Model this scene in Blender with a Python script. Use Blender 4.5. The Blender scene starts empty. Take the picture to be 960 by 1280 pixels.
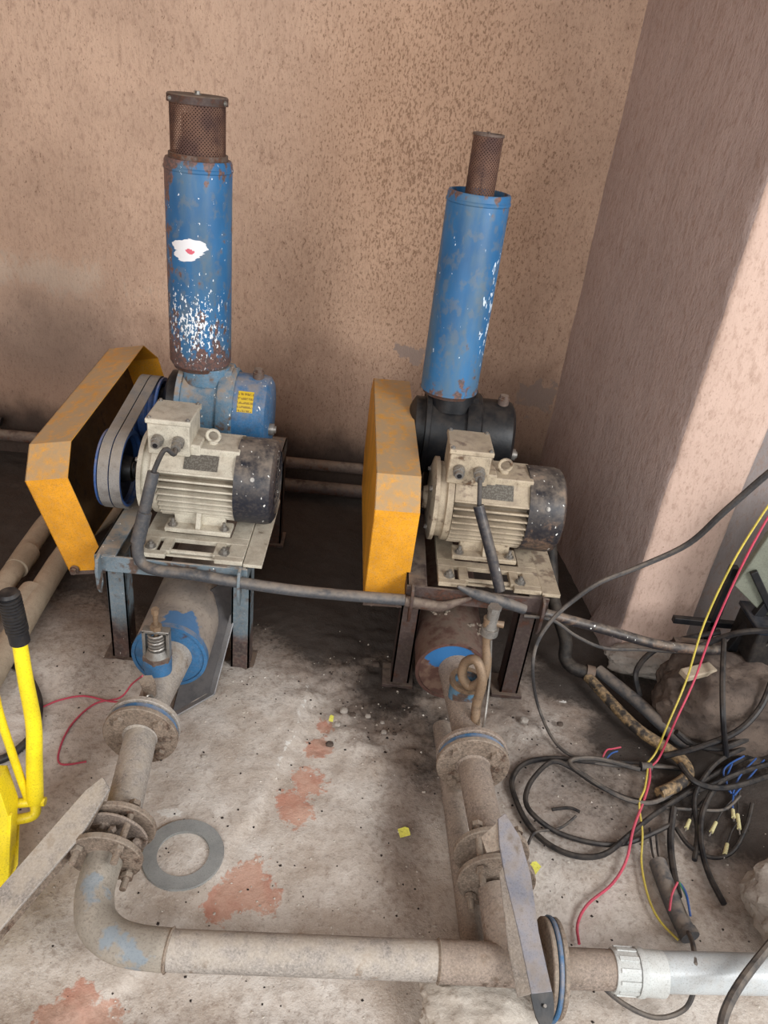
import bpy, bmesh, math, random
import numpy as np
from mathutils import Vector, Matrix, noise, Euler
random.seed(7)
PI = math.pi
V = Vector
SC = bpy.context.scene
COL = SC.collection

# ---------------------------------------------------------------- camera
CAM = V((0, 0, 1.6)); FPX = 961.0
R = Matrix(((0.99417395, 0.10103394, 0.03755393), (0.01801639, -0.49926705, 0.86626083), (0.10627118, -0.86053737, -0.49817856)))
cd = bpy.data.cameras.new('camera'); cam = bpy.data.objects.new('camera', cd); COL.objects.link(cam)
cd.sensor_fit = 'VERTICAL'; cd.sensor_height = 36; cd.lens = FPX / 1280 * 36; cd.clip_start = .02
m = R.to_4x4()
for i in range(3):
    m[i][1] = -m[i][1]; m[i][2] = -m[i][2]
m.translation = CAM
cam.matrix_world = m
SC.camera = cam
# surveying helpers: a sighted pixel and one known world coordinate give the world point
def ray(px, py): return R @ V((px - 480, py - 640, FPX))
def atz(px, py, z=0.): r = ray(px, py); return CAM + r * ((z - CAM.z) / r.z)
def aty(px, py, y): r = ray(px, py); return CAM + r * ((y - CAM.y) / r.y)

# ---------------------------------------------------------------- light
SC.view_settings.view_transform = 'Standard'; SC.view_settings.look = 'None'
SC.view_settings.gamma = 1; SC.view_settings.use_curve_mapping = False
SC.view_settings.exposure = 0.52
w = bpy.data.worlds.new('daylight'); SC.world = w; w.use_nodes = True
w.node_tree.nodes['Background'].inputs[0].default_value = (.92, .96, 1, 1)
w.node_tree.nodes['Background'].inputs[1].default_value = .8
def area(name, loc, to, size, power, color):
    l = bpy.data.lights.new(name, 'AREA'); l.shape = 'RECTANGLE'; l.size, l.size_y = size; l.energy = power; l.color = color
    o = bpy.data.objects.new(name, l); COL.objects.link(o); o.location = loc
    o.rotation_euler = (V(to) - V(loc)).to_track_quat('-Z', 'Y').to_euler(); return o
area('window_daylight', (2.6, -.9, 2.5), (.3, 1.9, .5), (1.4, 1.6), 88, (.96, .98, 1))
area('fill_daylight', (-.9, -1.7, 2.2), (-.2, 1.6, .3), (2.4, 1.8), 50, (.96, .98, 1))  # added fill lamp out of view, softens the scene from behind the camera

# ---------------------------------------------------------------- materials
def lin(c):
    return tuple(((v / 255 / 12.92) if v <= 10 else ((v / 255 + .055) / 1.055) ** 2.4) for v in c) + (1,)
class N:
    def __init__(s, name, rough=.6, metal=0., spec=.3):
        s.m = bpy.data.materials.new(name); s.m.use_nodes = True; s.t = s.m.node_tree
        s.b = s.t.nodes['Principled BSDF']; s.b.inputs['Roughness'].default_value = rough
        s.b.inputs['Metallic'].default_value = metal; s.b.inputs['Specular IOR Level'].default_value = spec
        tc = s.t.nodes.new('ShaderNodeTexCoord'); s.co = tc.outputs['Object']; s.h = None
    def link(s, a, b):
        if isinstance(a, (int, float)): b.default_value = a
        elif isinstance(a, tuple): b.default_value = a
        else: s.t.links.new(a, b)
    def map(s, scale=(1, 1, 1), loc=(0, 0, 0), rot=(0, 0, 0), co=None):
        n = s.t.nodes.new('ShaderNodeMapping'); n.inputs['Scale'].default_value = scale; n.inputs['Location'].default_value = loc
        n.inputs['Rotation'].default_value = rot
        s.t.links.new(co or s.co, n.inputs[0]); return n.outputs[0]
    def noise(s, scale, detail=4, stretch=(1, 1, 1), rough=.55, off=0., dist=0.):
        n = s.t.nodes.new('ShaderNodeTexNoise'); n.inputs['Scale'].default_value = scale; n.inputs['Detail'].default_value = detail
        n.inputs['Roughness'].default_value = rough; n.inputs['Distortion'].default_value = dist
        s.t.links.new(s.map(stretch, (off, off * .7, off * 1.3)), n.inputs['Vector']); return n.outputs['Fac']
    def math(s, op, a, b=0., c=0., clamp=False):
        n = s.t.nodes.new('ShaderNodeMath'); n.operation = op; n.use_clamp = clamp
        for i, v in enumerate((a, b, c)): s.link(v, n.inputs[i])
        return n.outputs[0]
    def step(s, x, lo, hi):
        n = s.t.nodes.new('ShaderNodeMapRange'); n.interpolation_type = 'SMOOTHSTEP'
        s.link(x, n.inputs[0]); n.inputs[1].default_value = lo; n.inputs[2].default_value = hi; return n.outputs[0]
    def mix(s, f, a, b):
        n = s.t.nodes.new('ShaderNodeMix'); n.data_type = 'RGBA'
        s.link(f, n.inputs[0]); s.link(a, n.inputs[6]); s.link(b, n.inputs[7]); return n.outputs[2]
    def xyz(s, co=None):
        n = s.t.nodes.new('ShaderNodeSeparateXYZ'); s.t.links.new(co or s.co, n.inputs[0]); return n.outputs
    def up(s):
        g = s.t.nodes.new('ShaderNodeNewGeometry'); return s.xyz(g.outputs['Normal'])[2]
    def attr(s, name):
        n = s.t.nodes.new('ShaderNodeVertexColor'); n.layer_name = name
        q = s.t.nodes.new('ShaderNodeSeparateColor'); s.t.links.new(n.outputs[0], q.inputs[0]); return q.outputs
    def blob(s, c, r, co=None):      # 1 inside an ellipsoid patch with a ragged edge
        n = s.t.nodes.new('ShaderNodeTexGradient'); n.gradient_type = 'SPHERICAL'
        s.t.links.new(s.map(tuple(1 / v for v in r), tuple(-a / b for a, b in zip(c, r)), (0, 0, 0), co), n.inputs[0]); return n.outputs['Fac']
    def bump(s, h, strength=.3, dist=.002):
        n = s.t.nodes.new('ShaderNodeBump'); n.inputs['Strength'].default_value = strength; n.inputs['Distance'].default_value = dist
        s.link(h, n.inputs['Height'])
        if s.h: s.t.links.new(s.h, n.inputs['Normal'])
        s.h = n.outputs[0]; s.t.links.new(s.h, s.b.inputs['Normal'])
    def done(s, col):
        s.link(col, s.b.inputs['Base Color']); return s.m
MAT = {}
def coat(name, base, rough=.55, metal=0., rust=.0, rcol=(96, 62, 46), dust=.3, dcol=(168, 152, 134), grime=.3, gcol=(62, 54, 48), spl=0., scol=(232, 230, 222), scale=1., bump=.25, spec=.3, low=0., dn=(.55, .95), crust=0.):
    """painted or bare metal: worn to rust, soiled, dust lying on upward faces, paint splashes"""
    n = N(name, rough, metal, spec)
    a = n.noise(9 * scale, 5); b = n.noise(38 * scale, 6, off=3.1); c = n.noise(120 * scale, 3, off=5.)
    k = lin(base); col = n.mix(n.step(a, .3, .7), tuple(v * .85 for v in k[:3]) + (1,), tuple(min(1, v * 1.15) for v in k[:3]) + (1,))
    if grime: col = n.mix(n.math('MULTIPLY', n.step(b, .45, .72), grime), col, lin(gcol))
    if rust:
        th = .72 - rust * .4
        q = n.math('ADD', n.math('MULTIPLY', a, .5), n.math('MULTIPLY', b, .5))
        f = n.step(q, th - .03, th + .05)
        col = n.mix(f, col, n.mix(n.step(c, .35, .65), lin(rcol), lin(tuple(int(v * .62) for v in rcol))))
    col = n.mix(n.math('MULTIPLY', n.step(n.noise(330, 4, off=6., rough=.7), .5, .68), .4), col, lin(tuple(int(v * .55) for v in gcol)))
    if crust:
        cr = n.noise(210, 5, off=14., rough=.75)
        col = n.mix(n.math('MULTIPLY', n.step(cr, .52, .62), crust), col, lin(tuple(min(255, int(v * 1.25)) for v in base)))
        col = n.mix(n.math('MULTIPLY', n.step(cr, .47, .39), crust), col, lin(tuple(int(v * .55) for v in base)))
    if low:
        f = n.step(n.math('ADD', n.math('MULTIPLY', n.xyz()[2], -1.), n.math('MULTIPLY', n.math('SUBTRACT', a, .5), .15)), -low, -low + .05)
        col = n.mix(n.math('MULTIPLY', f, .9), col, n.mix(n.step(b, .4, .6), lin((84, 58, 48)), lin((62, 46, 42))))
    if dust:
        f = n.math('MULTIPLY', n.step(n.up(), -.1, .95), n.step(n.math('ADD', b, n.math('MULTIPLY', a, .6)), *dn))
        col = n.mix(n.math('ADD', n.math('MULTIPLY', f, dust), n.math('MULTIPLY', n.step(c, .4, .8), dust * .25), clamp=True), col, lin(dcol))
    if spl:
        s_ = n.step(n.noise(85, 2, (1, 1, .6), off=9.), .74 - spl * .22, .77 - spl * .22); col = n.mix(s_, col, lin(scol))
    n.bump(n.math('ADD', b, n.math('MULTIPLY', c, .5)), bump, .002)
    MAT[name] = n.done(col); return MAT[name]

coat('blue_paint', (52, 104, 146), .42, rust=.22, dust=.5, grime=.35, spl=.2)
coat('blue_leg', (108, 122, 130), .65, rust=.42, dust=.85, grime=.35, spl=.12, rcol=(104, 84, 74), low=.17)
coat('blue_faded', (84, 122, 146), .6, rust=.45, dust=.75, grime=.35, spl=.2, rcol=(104, 84, 74))
coat('blue_cap', (58, 112, 156), .5, rust=.2, dust=.45, grime=.3)
coat('cream_paint', (196, 188, 170), .5, rust=.14, dust=.3, grime=.35, gcol=(120, 108, 92), rcol=(120, 100, 84))
coat('cream_gap', (112, 100, 84), .7, dust=.2, grime=.5, gcol=(70, 60, 50))
coat('cream_dirty', (178, 162, 138), .6, rust=.34, dust=.4, grime=.5, gcol=(98, 82, 66), rcol=(104, 78, 58))
coat('black_cover', (38, 40, 48), .4, rust=.1, dust=.45, grime=.1, spl=.16, rcol=(120, 112, 104))
coat('black_cover_rusty', (40, 38, 42), .42, rust=.42, dust=.35, grime=.2, spl=.16, rcol=(112, 90, 76))
coat('black_oily', (22, 23, 26), .42, rust=.1, dust=.05, grime=.2, rcol=(80, 56, 44))
coat('guard_inside', (92, 68, 40), .6, rust=.3, dust=.2, grime=.6, gcol=(40, 32, 26), rcol=(60, 44, 36))
coat('orange_paint', (226, 156, 40), .42, rust=.1, dust=1., dn=(.42, .95), dcol=(176, 148, 112), grime=.15, gcol=(170, 110, 40), rcol=(126, 70, 40))
coat('yellow_paint', (240, 214, 34), .35, dust=.12, grime=.1, gcol=(190, 160, 40))
coat('rusty_steel', (96, 80, 72), .75, rust=.45, dust=.5, grime=.4, rcol=(102, 66, 48))
coat('rusty_dark', (74, 60, 56), .7, rust=.5, dust=.35, grime=.5, rcol=(86, 56, 44))
coat('rust_tank', (92, 64, 56), .7, rust=.35, dust=.3, grime=.35, rcol=(74, 48, 42), spl=.0)
coat('dusty_pipe', (152, 144, 136), .75, rust=.3, dust=.55, dcol=(184, 172, 156), grime=.3, gcol=(110, 98, 86), rcol=(134, 112, 94), bump=.7, crust=.5)
coat('dusty_pipe_dark', (136, 122, 111), .8, rust=.35, dust=.5, dcol=(160, 144, 128), grime=.4, gcol=(90, 74, 62), rcol=(112, 88, 72), bump=.8, crust=.6)
coat('dusty_flange', (128, 112, 98), .8, rust=.4, dust=.5, dcol=(168, 156, 140), grime=.4, rcol=(98, 74, 60), bump=.8, crust=.6)
coat('sooty_crust', (46, 42, 40), .7, rust=.62, rcol=(158, 130, 92), dust=.2, grime=.2)
coat('dark_conduit', (70, 72, 76), .5, rust=.1, dust=.45, grime=.25, rcol=(130, 124, 116))
coat('black_rubber', (28, 28, 31), .45, rust=0, dust=.12, grime=.1)
coat('cable_grey', (58, 57, 58), .6, rust=0, dust=.3, grime=.2)
coat('galvanised', (150, 146, 140), .4, .6, rust=.15, dust=.3, grime=.3)
coat('brass_pipe', (142, 118, 94), .5, .3, rust=.35, dust=.35, grime=.4, rcol=(112, 84, 64))
coat('slate', (58, 54, 54), .6, rust=0, dust=.35, grime=.2, dcol=(104, 98, 94))
coat('slate_edge', (148, 148, 150), .6, rust=0, dust=.3, grime=.2)
coat('gasket_rubber', (142, 142, 138), .8, rust=0, dust=.3, grime=.3, dcol=(140, 140, 138), gcol=(84, 86, 88))
coat('pvc_white', (196, 198, 194), .3, rust=0, dust=.1, grime=.1, gcol=(170, 160, 145))
coat('pvc_grey', (178, 182, 182), .3, rust=0, dust=.15, grime=.12, gcol=(170, 150, 130))
coat('old_pvc', (172, 156, 134), .55, rust=.08, dust=.3, grime=.35, gcol=(120, 100, 80))
coat('pink_wire', (198, 74, 96), .45, dust=.1, grime=.05)
coat('yellow_wire', (206, 186, 84), .45, dust=.1, grime=.05)
coat('blue_wire', (44, 84, 146), .45, dust=.1, grime=.05)
coat('green_wire', (50, 130, 96), .45, dust=.1, grime=.05)
coat('pale_lug', (214, 204, 150), .5, dust=.1, grime=.1)
coat('yellow_tag', (226, 220, 92), .6, dust=.1, grime=.1)
coat('board_green', (116, 118, 104), .6, dust=.1, grime=.15)
coat('box_black', (24, 34, 46), .3, dust=.12, grime=.1)
coat('belt_grey', (128, 124, 120), .8, dust=.45, grime=.4, dcol=(160, 146, 128), rust=0)
coat('pulley_blue', (48, 84, 140), .45, rust=.12, dust=.3, grime=.3)
coat('plate_steel', (122, 122, 130), .5, .15, rust=.25, dust=.35, grime=.4, rcol=(84, 74, 70))
coat('soot', (30, 27, 26), .6, rust=.1, dust=.15, grime=.3, rcol=(60, 48, 42))
coat('fibre', (168, 152, 128), .9, dust=.2, grime=.3)
coat('white_paint', (228, 228, 224), .7, dust=0, grime=.1, gcol=(190, 180, 170))

def tank_end():
    n = N('tank_end_rusty', .6); b = n.noise(34, 6); c = n.noise(120, 3, off=3.)
    col = n.mix(n.step(b, .4, .62), lin((92, 66, 58)), lin((120, 96, 82)))
    f = n.step(n.math('ADD', n.blob((-.02, -.35, .165), (.085, .6, .075)), n.math('MULTIPLY', n.math('SUBTRACT', b, .5), .7)), .18, .26)
    n.bump(b, .4); MAT['tank_end_rusty'] = n.done(n.mix(f, col, lin((50, 104, 154))))
tank_end()
def tank_shell():
    n = N('tank_shell_dusty', .6); b = n.noise(26, 6); c = n.noise(110, 4, off=3.); g = n.noise(9, 4, off=5.)
    col = n.mix(n.step(g, .35, .65), lin((138, 128, 120)), lin((172, 158, 144))); col = n.mix(n.math('MULTIPLY', n.step(c, .5, .7), .4), col, lin((104, 90, 80)))
    f = n.step(n.math('ADD', n.blob((.03, -.34, .2), (.1, .09, .13)), n.math('MULTIPLY', n.math('SUBTRACT', b, .5), 1.1)), .42, .52)
    n.bump(n.math('ADD', b, c), .3); MAT['tank_shell_dusty'] = n.done(n.mix(n.math('MULTIPLY', f, .85), col, lin((66, 118, 164))))
tank_shell()
def elbow_mat():
    n = N('elbow_dusty', .75); b = n.noise(34, 6); c = n.noise(190, 5, off=3., rough=.75); g = n.noise(9, 4, off=5.)
    col = n.mix(n.step(g, .35, .65), lin((142, 134, 122)), lin((172, 162, 148))); col = n.mix(n.math('MULTIPLY', n.step(c, .5, .62), .5), col, lin((108, 98, 88)))
    z = n.math('ADD', n.blob((-.43, .06, .09), (.07, .07, .09)), n.math('ADD', n.blob((-.37, -.03, .08), (.06, .05, .09)), n.blob((-.31, -.05, .08), (.05, .05, .09))))
    f = n.step(n.math('ADD', z, n.math('MULTIPLY', n.math('SUBTRACT', b, .5), 1.6)), .58, .8)
    n.bump(n.math('ADD', b, c), .6); MAT['elbow_dusty'] = n.done(n.mix(n.math('MULTIPLY', f, .45), col, lin((112, 140, 160))))
elbow_mat()
def stack_mat(name, kind):
    """blue enamel shell with rust, white brush dab and thrown lime specks (marks of their own)"""
    n = N(name, .45, 0, .3)
    a = n.noise(7, 5, (1, 1, .45)); b = n.noise(40, 6, (1, 1, .7), off=2.); c = n.noise(130, 3, off=4.)
    p = n.xyz(); z = p[2]; x = p[0]
    col = n.mix(n.step(a, .3, .7), lin((40, 88, 130)), lin((54, 112, 158)))
    col = n.mix(n.math('MULTIPLY', n.step(n.noise(16, 5, (1, 1, .25), off=7.), .38, .66), .7), col, lin((92, 112, 122)))
    col = n.mix(n.math('MULTIPLY', n.step(b, .5, .62), .45), col, lin((104, 110, 112)))
    ends = n.math('ADD', n.step(z, .47, .56), n.step(n.math('MULTIPLY', z, -1.), -.09, .0))
    side = n.step(n.math('MULTIPLY', x, -1.), .02, .08) if kind == 'a' else 0.
    q = n.math('ADD', n.math('ADD', n.math('MULTIPLY', a, .45), n.math('MULTIPLY', b, .55)), n.math('MULTIPLY', n.math('ADD', ends, side), .11 if kind == 'a' else .09))
    if kind == 'a':
        q = n.math('ADD', q, n.math('MULTIPLY', n.step(n.math('MULTIPLY', z, -1), -.25, -.05), .035))
    th = .565 if kind == 'a' else .60
    col = n.mix(n.step(q, th, th + .05), col, n.mix(n.step(c, .4, .6), lin((118, 88, 80)), lin((88, 76, 74))))
    if kind == 'a':
        f = n.step(n.math('ADD', n.blob((-.012, -.09, .335), (.062, .1, .05)), n.math('MULTIPLY', n.math('SUBTRACT', n.noise(30, 3, (.25, 1, 1.6), off=11.), .5), 1.3)), .33, .37)
        f = n.math('MULTIPLY', f, n.step(n.math('MULTIPLY', p[1], -1), .01, .03))
        col = n.mix(f, col, lin((224, 222, 222)))
        col = n.mix(n.step(n.math('ADD', n.blob((-.005, -.09, .335), (.02, .05, .013)), n.math('MULTIPLY', n.math('SUBTRACT', c, .5), 1.)), .42, .5), col, lin((206, 96, 110)))
        zone = n.math('MULTIPLY', n.blob((.005, -.09, .125), (.13, .16, .17)), 1)
        sp = n.noise(125, 2, (1, 1, .5), off=6., rough=.7)
        col = n.mix(n.step(n.math('ADD', sp, n.math('MULTIPLY', zone, .23)), .70, .725), col, lin((228, 232, 234)))
    else:
        zone = n.blob((.082, -.03, .25), (.05, .12, .26))
        sp = n.noise(70, 2, (1, 1, .5), off=6., rough=.7)
        col = n.mix(n.step(n.math('ADD', sp, n.math('MULTIPLY', zone, .22)), .715, .74), col, lin((214, 226, 236)))
    n.bump(n.math('ADD', b, c), .2, .001)
    MAT[name] = n.done(col)
stack_mat('stack_shell_a', 'a'); stack_mat('stack_shell_b', 'b')

def mesh_mat(name, radius):
    n = N(name, .8)
    p = n.xyz()
    u = n.math('MULTIPLY', n.math('ARCTAN2', p[1], p[0]), radius / .0062)
    v = n.math('DIVIDE', p[2], .0062)
    a = n.math('MULTIPLY', n.math('ADD', u, v), .7071); b = n.math('MULTIPLY', n.math('SUBTRACT', u, v), .7071)
    fa = n.math('SUBTRACT', n.math('FRACT', a), .5); fb = n.math('SUBTRACT', n.math('FRACT', b), .5)
    d = n.math('SQRT', n.math('ADD', n.math('MULTIPLY', fa, fa), n.math('MULTIPLY', fb, fb)))
    n.link(n.math('GREATER_THAN', d, .25), n.b.inputs['Alpha'])
    k = n.noise(18, 5)
    MAT[name] = n.done(n.mix(n.step(k, .35, .65), lin((104, 76, 62)), lin((76, 54, 48))))
mesh_mat('screen_wide', .071); mesh_mat('screen_narrow', .039)

def wall_mat(name, c1, c2, kind):
    n = N(name, .85, 0, .2)
    p = n.xyz(); x, z = p[0], p[2]
    big = n.noise(1.3, 4); mid = n.noise(7, 5, (1, 1, .8), off=2.); fine = n.noise(60, 6, (1, 1, .45), off=4., rough=.65); grain = n.noise(190, 3, (1, 1, .6), off=8.)
    col = n.mix(n.step(n.math('ADD', n.math('MULTIPLY', big, .6), n.math('MULTIPLY', mid, .4)), .35, .65), lin(c1), lin(c2))
    col = n.mix(n.math('MULTIPLY', n.step(fine, .48, .7), .45), col, lin((146, 116, 98)))
    col = n.mix(n.math('MULTIPLY', n.step(grain, .56, .7), .3), col, lin((124, 98, 80)))
    if kind == 'back':
        zone = n.math('ADD', n.blob((.05, 3, 1.35), (.62, 2, 1.5)), n.math('MULTIPLY', n.blob((.5, 3, 1.2), (.6, 2, 1.2)), .45))
        # thrown dirt specks and runs
        s1 = n.noise(150, 5, (1, 1, .5), off=12., rough=.7)
        f = n.step(n.math('ADD', s1, n.math('MULTIPLY', zone, .09)), .585, .66)
        col = n.mix(n.math('MULTIPLY', n.step(zone, .05, .9), .42), col, lin((162, 124, 92)))
        col = n.mix(n.math('MULTIPLY', f, .6), col, lin((100, 70, 50)))
        # salt bloom; wall darker towards the foot, near black at the bottom
        band = n.math('MULTIPLY', n.blob((-1.35, 3, .78), (.8, 2, .17)), 1)
        col = n.mix(n.math('MULTIPLY', n.step(n.math('ADD', n.math('MULTIPLY', n.math('ADD', mid, fine), .5), n.math('MULTIPLY', band, .42)), .68, .84), .45), col, lin((206, 190, 172)))
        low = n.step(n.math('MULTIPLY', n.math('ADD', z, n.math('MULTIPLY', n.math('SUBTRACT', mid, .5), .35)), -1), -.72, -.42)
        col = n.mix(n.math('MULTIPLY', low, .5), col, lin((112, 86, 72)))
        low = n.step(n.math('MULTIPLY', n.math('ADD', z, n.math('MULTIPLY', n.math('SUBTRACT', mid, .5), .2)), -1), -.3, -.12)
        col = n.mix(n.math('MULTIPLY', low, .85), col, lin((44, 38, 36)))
        pe = n.math('ADD', n.blob((.16, 3, .62), (.15, 2, .07)), n.blob((.70, 3, .50), (.17, 2, .13)))
        col = n.mix(n.step(n.math('ADD', pe, n.math('MULTIPLY', n.math('SUBTRACT', n.noise(22, 5, off=3.), .5), 1.9)), .48, .58), col, lin((150, 130, 118)))
        col = n.mix(n.math('MULTIPLY', n.step(n.blob((-1.3, 3, .55), (.55, 2, .35)), .1, .8), .4), col, lin((104, 96, 90)))
    elif kind == 'side':
        st = n.noise(26, 5, (1, 1, .16), off=9.)
        col = n.mix(n.math('MULTIPLY', n.step(st, .5, .72), .3), col, lin((158, 142, 136)))
        low = n.step(n.math('MULTIPLY', n.math('ADD', z, n.math('MULTIPLY', n.math('SUBTRACT', mid, .5), .3)), -1), -.5, -.05)
        col = n.mix(n.math('MULTIPLY', low, .35), col, lin((90, 66, 56)))
    elif kind == 'pillar':
        s1 = n.noise(48, 4, off=12., rough=.7)
        col = n.mix(n.math('MULTIPLY', n.step(s1, .70, .76), .7), col, lin((118, 82, 66)))
    strong = 1. if kind != 'pillar' else .5
    n.bump(n.math('ADD', n.math('ADD', mid, fine), n.math('MULTIPLY', grain, .35)), strong, .006)
    MAT[name] = n.done(col)
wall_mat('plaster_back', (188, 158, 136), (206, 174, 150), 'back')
wall_mat('plaster_side', (178, 158, 150), (190, 170, 162), 'side')
wall_mat('plaster_pillar', (196, 168, 152), (204, 176, 160), 'pillar')
wall_mat('plaster_grey', (140, 130, 126), (152, 142, 138), 'pillar')

def floor_mat():
    n = N('floor_concrete', .82, 0, .25)
    at = n.attr('soil_shade')
    big = n.noise(2.2, 5); mid = n.noise(11, 6, off=2.); fine = n.noise(70, 6, off=4., rough=.65); grit = n.noise(230, 3, off=8.)
    col = n.mix(n.step(n.math('ADD', n.math('MULTIPLY', big, .5), n.math('MULTIPLY', mid, .5)), .35, .66), lin((178, 164, 150)), lin((216, 208, 198)))
    col = n.mix(n.math('MULTIPLY', n.step(fine, .47, .7), .42), col, lin((134, 116, 102)))
    col = n.mix(n.math('MULTIPLY', n.step(grit, .36, .28), .5), col, lin((86, 70, 60)))
    col = n.mix(n.math('MULTIPLY', n.step(grit, .6, .68), .5), col, lin((214, 206, 196)))
    e = n.math('MULTIPLY', n.math('SUBTRACT', n.math('ADD', n.math('MULTIPLY', mid, .6), n.math('MULTIPLY', fine, .6)), .58), 2.0)
    br = n.step(n.math('ADD', at[0], e), .42, .62)
    col = n.mix(n.math('MULTIPLY', br, .72), col, n.mix(n.step(mid, .4, .62), lin((182, 116, 92)), lin((196, 146, 122))))
    br2 = n.step(n.math('ADD', at[1], n.math('MULTIPLY', e, .32)), .12, .62)
    col = n.mix(n.math('MULTIPLY', br2, .66), col, lin((98, 78, 64)))
    ol = n.step(n.math('ADD', at[1], n.math('MULTIPLY', e, .4)), .55, 1.0)
    col = n.mix(n.math('MULTIPLY', ol, .85), col, lin((40, 34, 31)))  # near-black for oily dirt and for the painted shade
    wh = n.step(n.math('ADD', at[2], e), .5, .62)
    col = n.mix(n.math('MULTIPLY', wh, .85), col, lin((222, 218, 210)))
    n.bump(n.math('ADD', n.math('ADD', n.math('MULTIPLY', mid, .6), fine), n.math('MULTIPLY', grit, .4)), .6, .005)
    MAT['floor'] = n.done(col)
floor_mat()
def stone_mat(name, a, b, c):
    n = N(name, .9, 0, .2); k = n.noise(9, 6); f = n.noise(60, 6, off=3., rough=.7)
    col = n.mix(n.step(k, .35, .65), lin(a), lin(b)); col = n.mix(n.math('MULTIPLY', n.step(f, .5, .7), .6), col, lin(c))
    n.bump(n.math('ADD', k, f), .7, .006); MAT[name] = n.done(col)
stone_mat('stone_pale', (176, 164, 150), (206, 198, 186), (128, 112, 98))
stone_mat('stone_brown', (74, 64, 58), (104, 90, 80), (46, 40, 37))
stone_mat('stone_sooty', (40, 35, 33), (62, 54, 49), (26, 24, 23))
stone_mat('stone_grey', (150, 140, 130), (178, 170, 160), (110, 98, 90))
def label_mat():
    n = N('label_print', .5); p = n.xyz()
    r = n.math('FRACT', n.math('MULTIPLY', p[2], 95.)); k = n.noise(260, 1, (1, 1, .2))
    f = n.math('MULTIPLY', n.step(r, .45, .5), n.step(k, .42, .46))
    MAT['label_print'] = n.done(n.mix(n.math('MULTIPLY', f, .7), lin((206, 172, 44)), lin((110, 84, 40))))
    n = N('nameplate_print', .35, .6); r = n.math('FRACT', n.math('MULTIPLY', n.xyz()[0], 60.)); k = n.noise(220, 1)
    MAT['nameplate_print'] = n.done(n.mix(n.math('MULTIPLY', n.step(k, .45, .5), .7), lin((140, 136, 126)), lin((104, 98, 90))))
label_mat()

# ---------------------------------------------------------------- mesh helpers
class MB:
    def __init__(s): s.b = bmesh.new()
    def _x(s, vs, M):
        if M is not None: bmesh.ops.transform(s.b, matrix=M, verts=vs)
        return s
    def box(s, lo, hi, M=None, taper=None):
        r = bmesh.ops.create_cube(s.b, size=1)['verts']
        lo, hi = V(lo), V(hi)
        for v in r: v.co = V([(lo[i] + hi[i]) / 2 + v.co[i] * (hi[i] - lo[i]) for i in range(3)])
        return s._x(r, M)
    def cyl(s, p0, p1, r0, r1=None, n=24, cap=True):
        p0, p1 = V(p0), V(p1); d = p1 - p0; r1 = r0 if r1 is None else r1
        q = bmesh.ops.create_cone(s.b, cap_ends=cap, segments=n, radius1=r0, radius2=r1, depth=d.length)['verts']
        M = Matrix.Translation((p0 + p1) / 2) @ d.to_track_quat('Z', 'Y').to_matrix().to_4x4()
        return s._x(q, M)
    def hexn(s, c, d, r, h): c = V(c); d = V(d).normalized(); return s.cyl(c, c + d * h, r, n=6)
    def lathe(s, prof, M=None, n=32, closed=False):      # profile of (radius, height) about Z
        rings = []
        for (r, z) in prof:
            rings.append([s.b.verts.new((r * math.cos(2 * PI * k / n), r * math.sin(2 * PI * k / n), z)) for k in range(n)])
        pr = list(zip(rings, rings[1:]))
        if closed: pr.append((rings[-1], rings[0]))
        for a, b in pr:
            for k in range(n): s.b.faces.new((a[k], a[(k + 1) % n], b[(k + 1) % n], b[k]))
        if not closed:
            if prof[0][0] > 0: s.b.faces.new(rings[0][::-1])
            if prof[-1][0] > 0: s.b.faces.new(rings[-1])
        return s._x([v for r_ in rings for v in r_], M)
    def tube(s, pts, r, n=8, smooth=5, cap=True):
        pts = [V(p) for p in pts]
        if smooth and len(pts) > 2: pts = catmull(pts, smooth)
        rs = r if callable(r) else (lambda t: r)
        T = [(pts[min(i + 1, len(pts) - 1)] - pts[max(i - 1, 0)]).normalized() for i in range(len(pts))]
        u = T[0].orthogonal().normalized(); rings = []
        for i, p in enumerate(pts):
            if i: u = T[i - 1].rotation_difference(T[i]) @ u; u = (u - T[i] * u.dot(T[i])).normalized()
            w_ = T[i].cross(u); rr = rs(i / (len(pts) - 1))
            rings.append([s.b.verts.new(p + (u * math.cos(2 * PI * k / n) + w_ * math.sin(2 * PI * k / n)) * rr) for k in range(n)])
        for a, b in zip(rings, rings[1:]):
            for k in range(n): s.b.faces.new((a[k], a[(k + 1) % n], b[(k + 1) % n], b[k]))
        if cap: s.b.faces.new(rings[0][::-1]); s.b.faces.new(rings[-1])
        return s
    def prism(s, poly, d, M=None):      # closed polygon of 3D points extruded by vector d
        a = [s.b.verts.new(V(p)) for p in poly]; b = [s.b.verts.new(V(p) + V(d)) for p in poly]; n = len(a)
        s.b.faces.new(a[::-1]); s.b.faces.new(b)
        for k in range(n): s.b.faces.new((a[k], a[(k + 1) % n], b[(k + 1) % n], b[k]))
        return s._x(a + b, M)
    def sheet(s, line, d, th):          # folded sheet: open polyline (y,z pairs given as 3D) swept by d with thickness
        line = [V(p) for p in line]; d = V(d); dn = d.normalized(); off = []
        for i, p in enumerate(line):
            ns = []
            if i: ns.append((p - line[i - 1]).normalized().cross(dn))
            if i < len(line) - 1: ns.append((line[i + 1] - p).normalized().cross(dn))
            nn = sum(ns, V()).normalized(); off.append(p + nn * th / max(.3, nn.dot(ns[0])))
        return s.prism(line + off[::-1], d)
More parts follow.
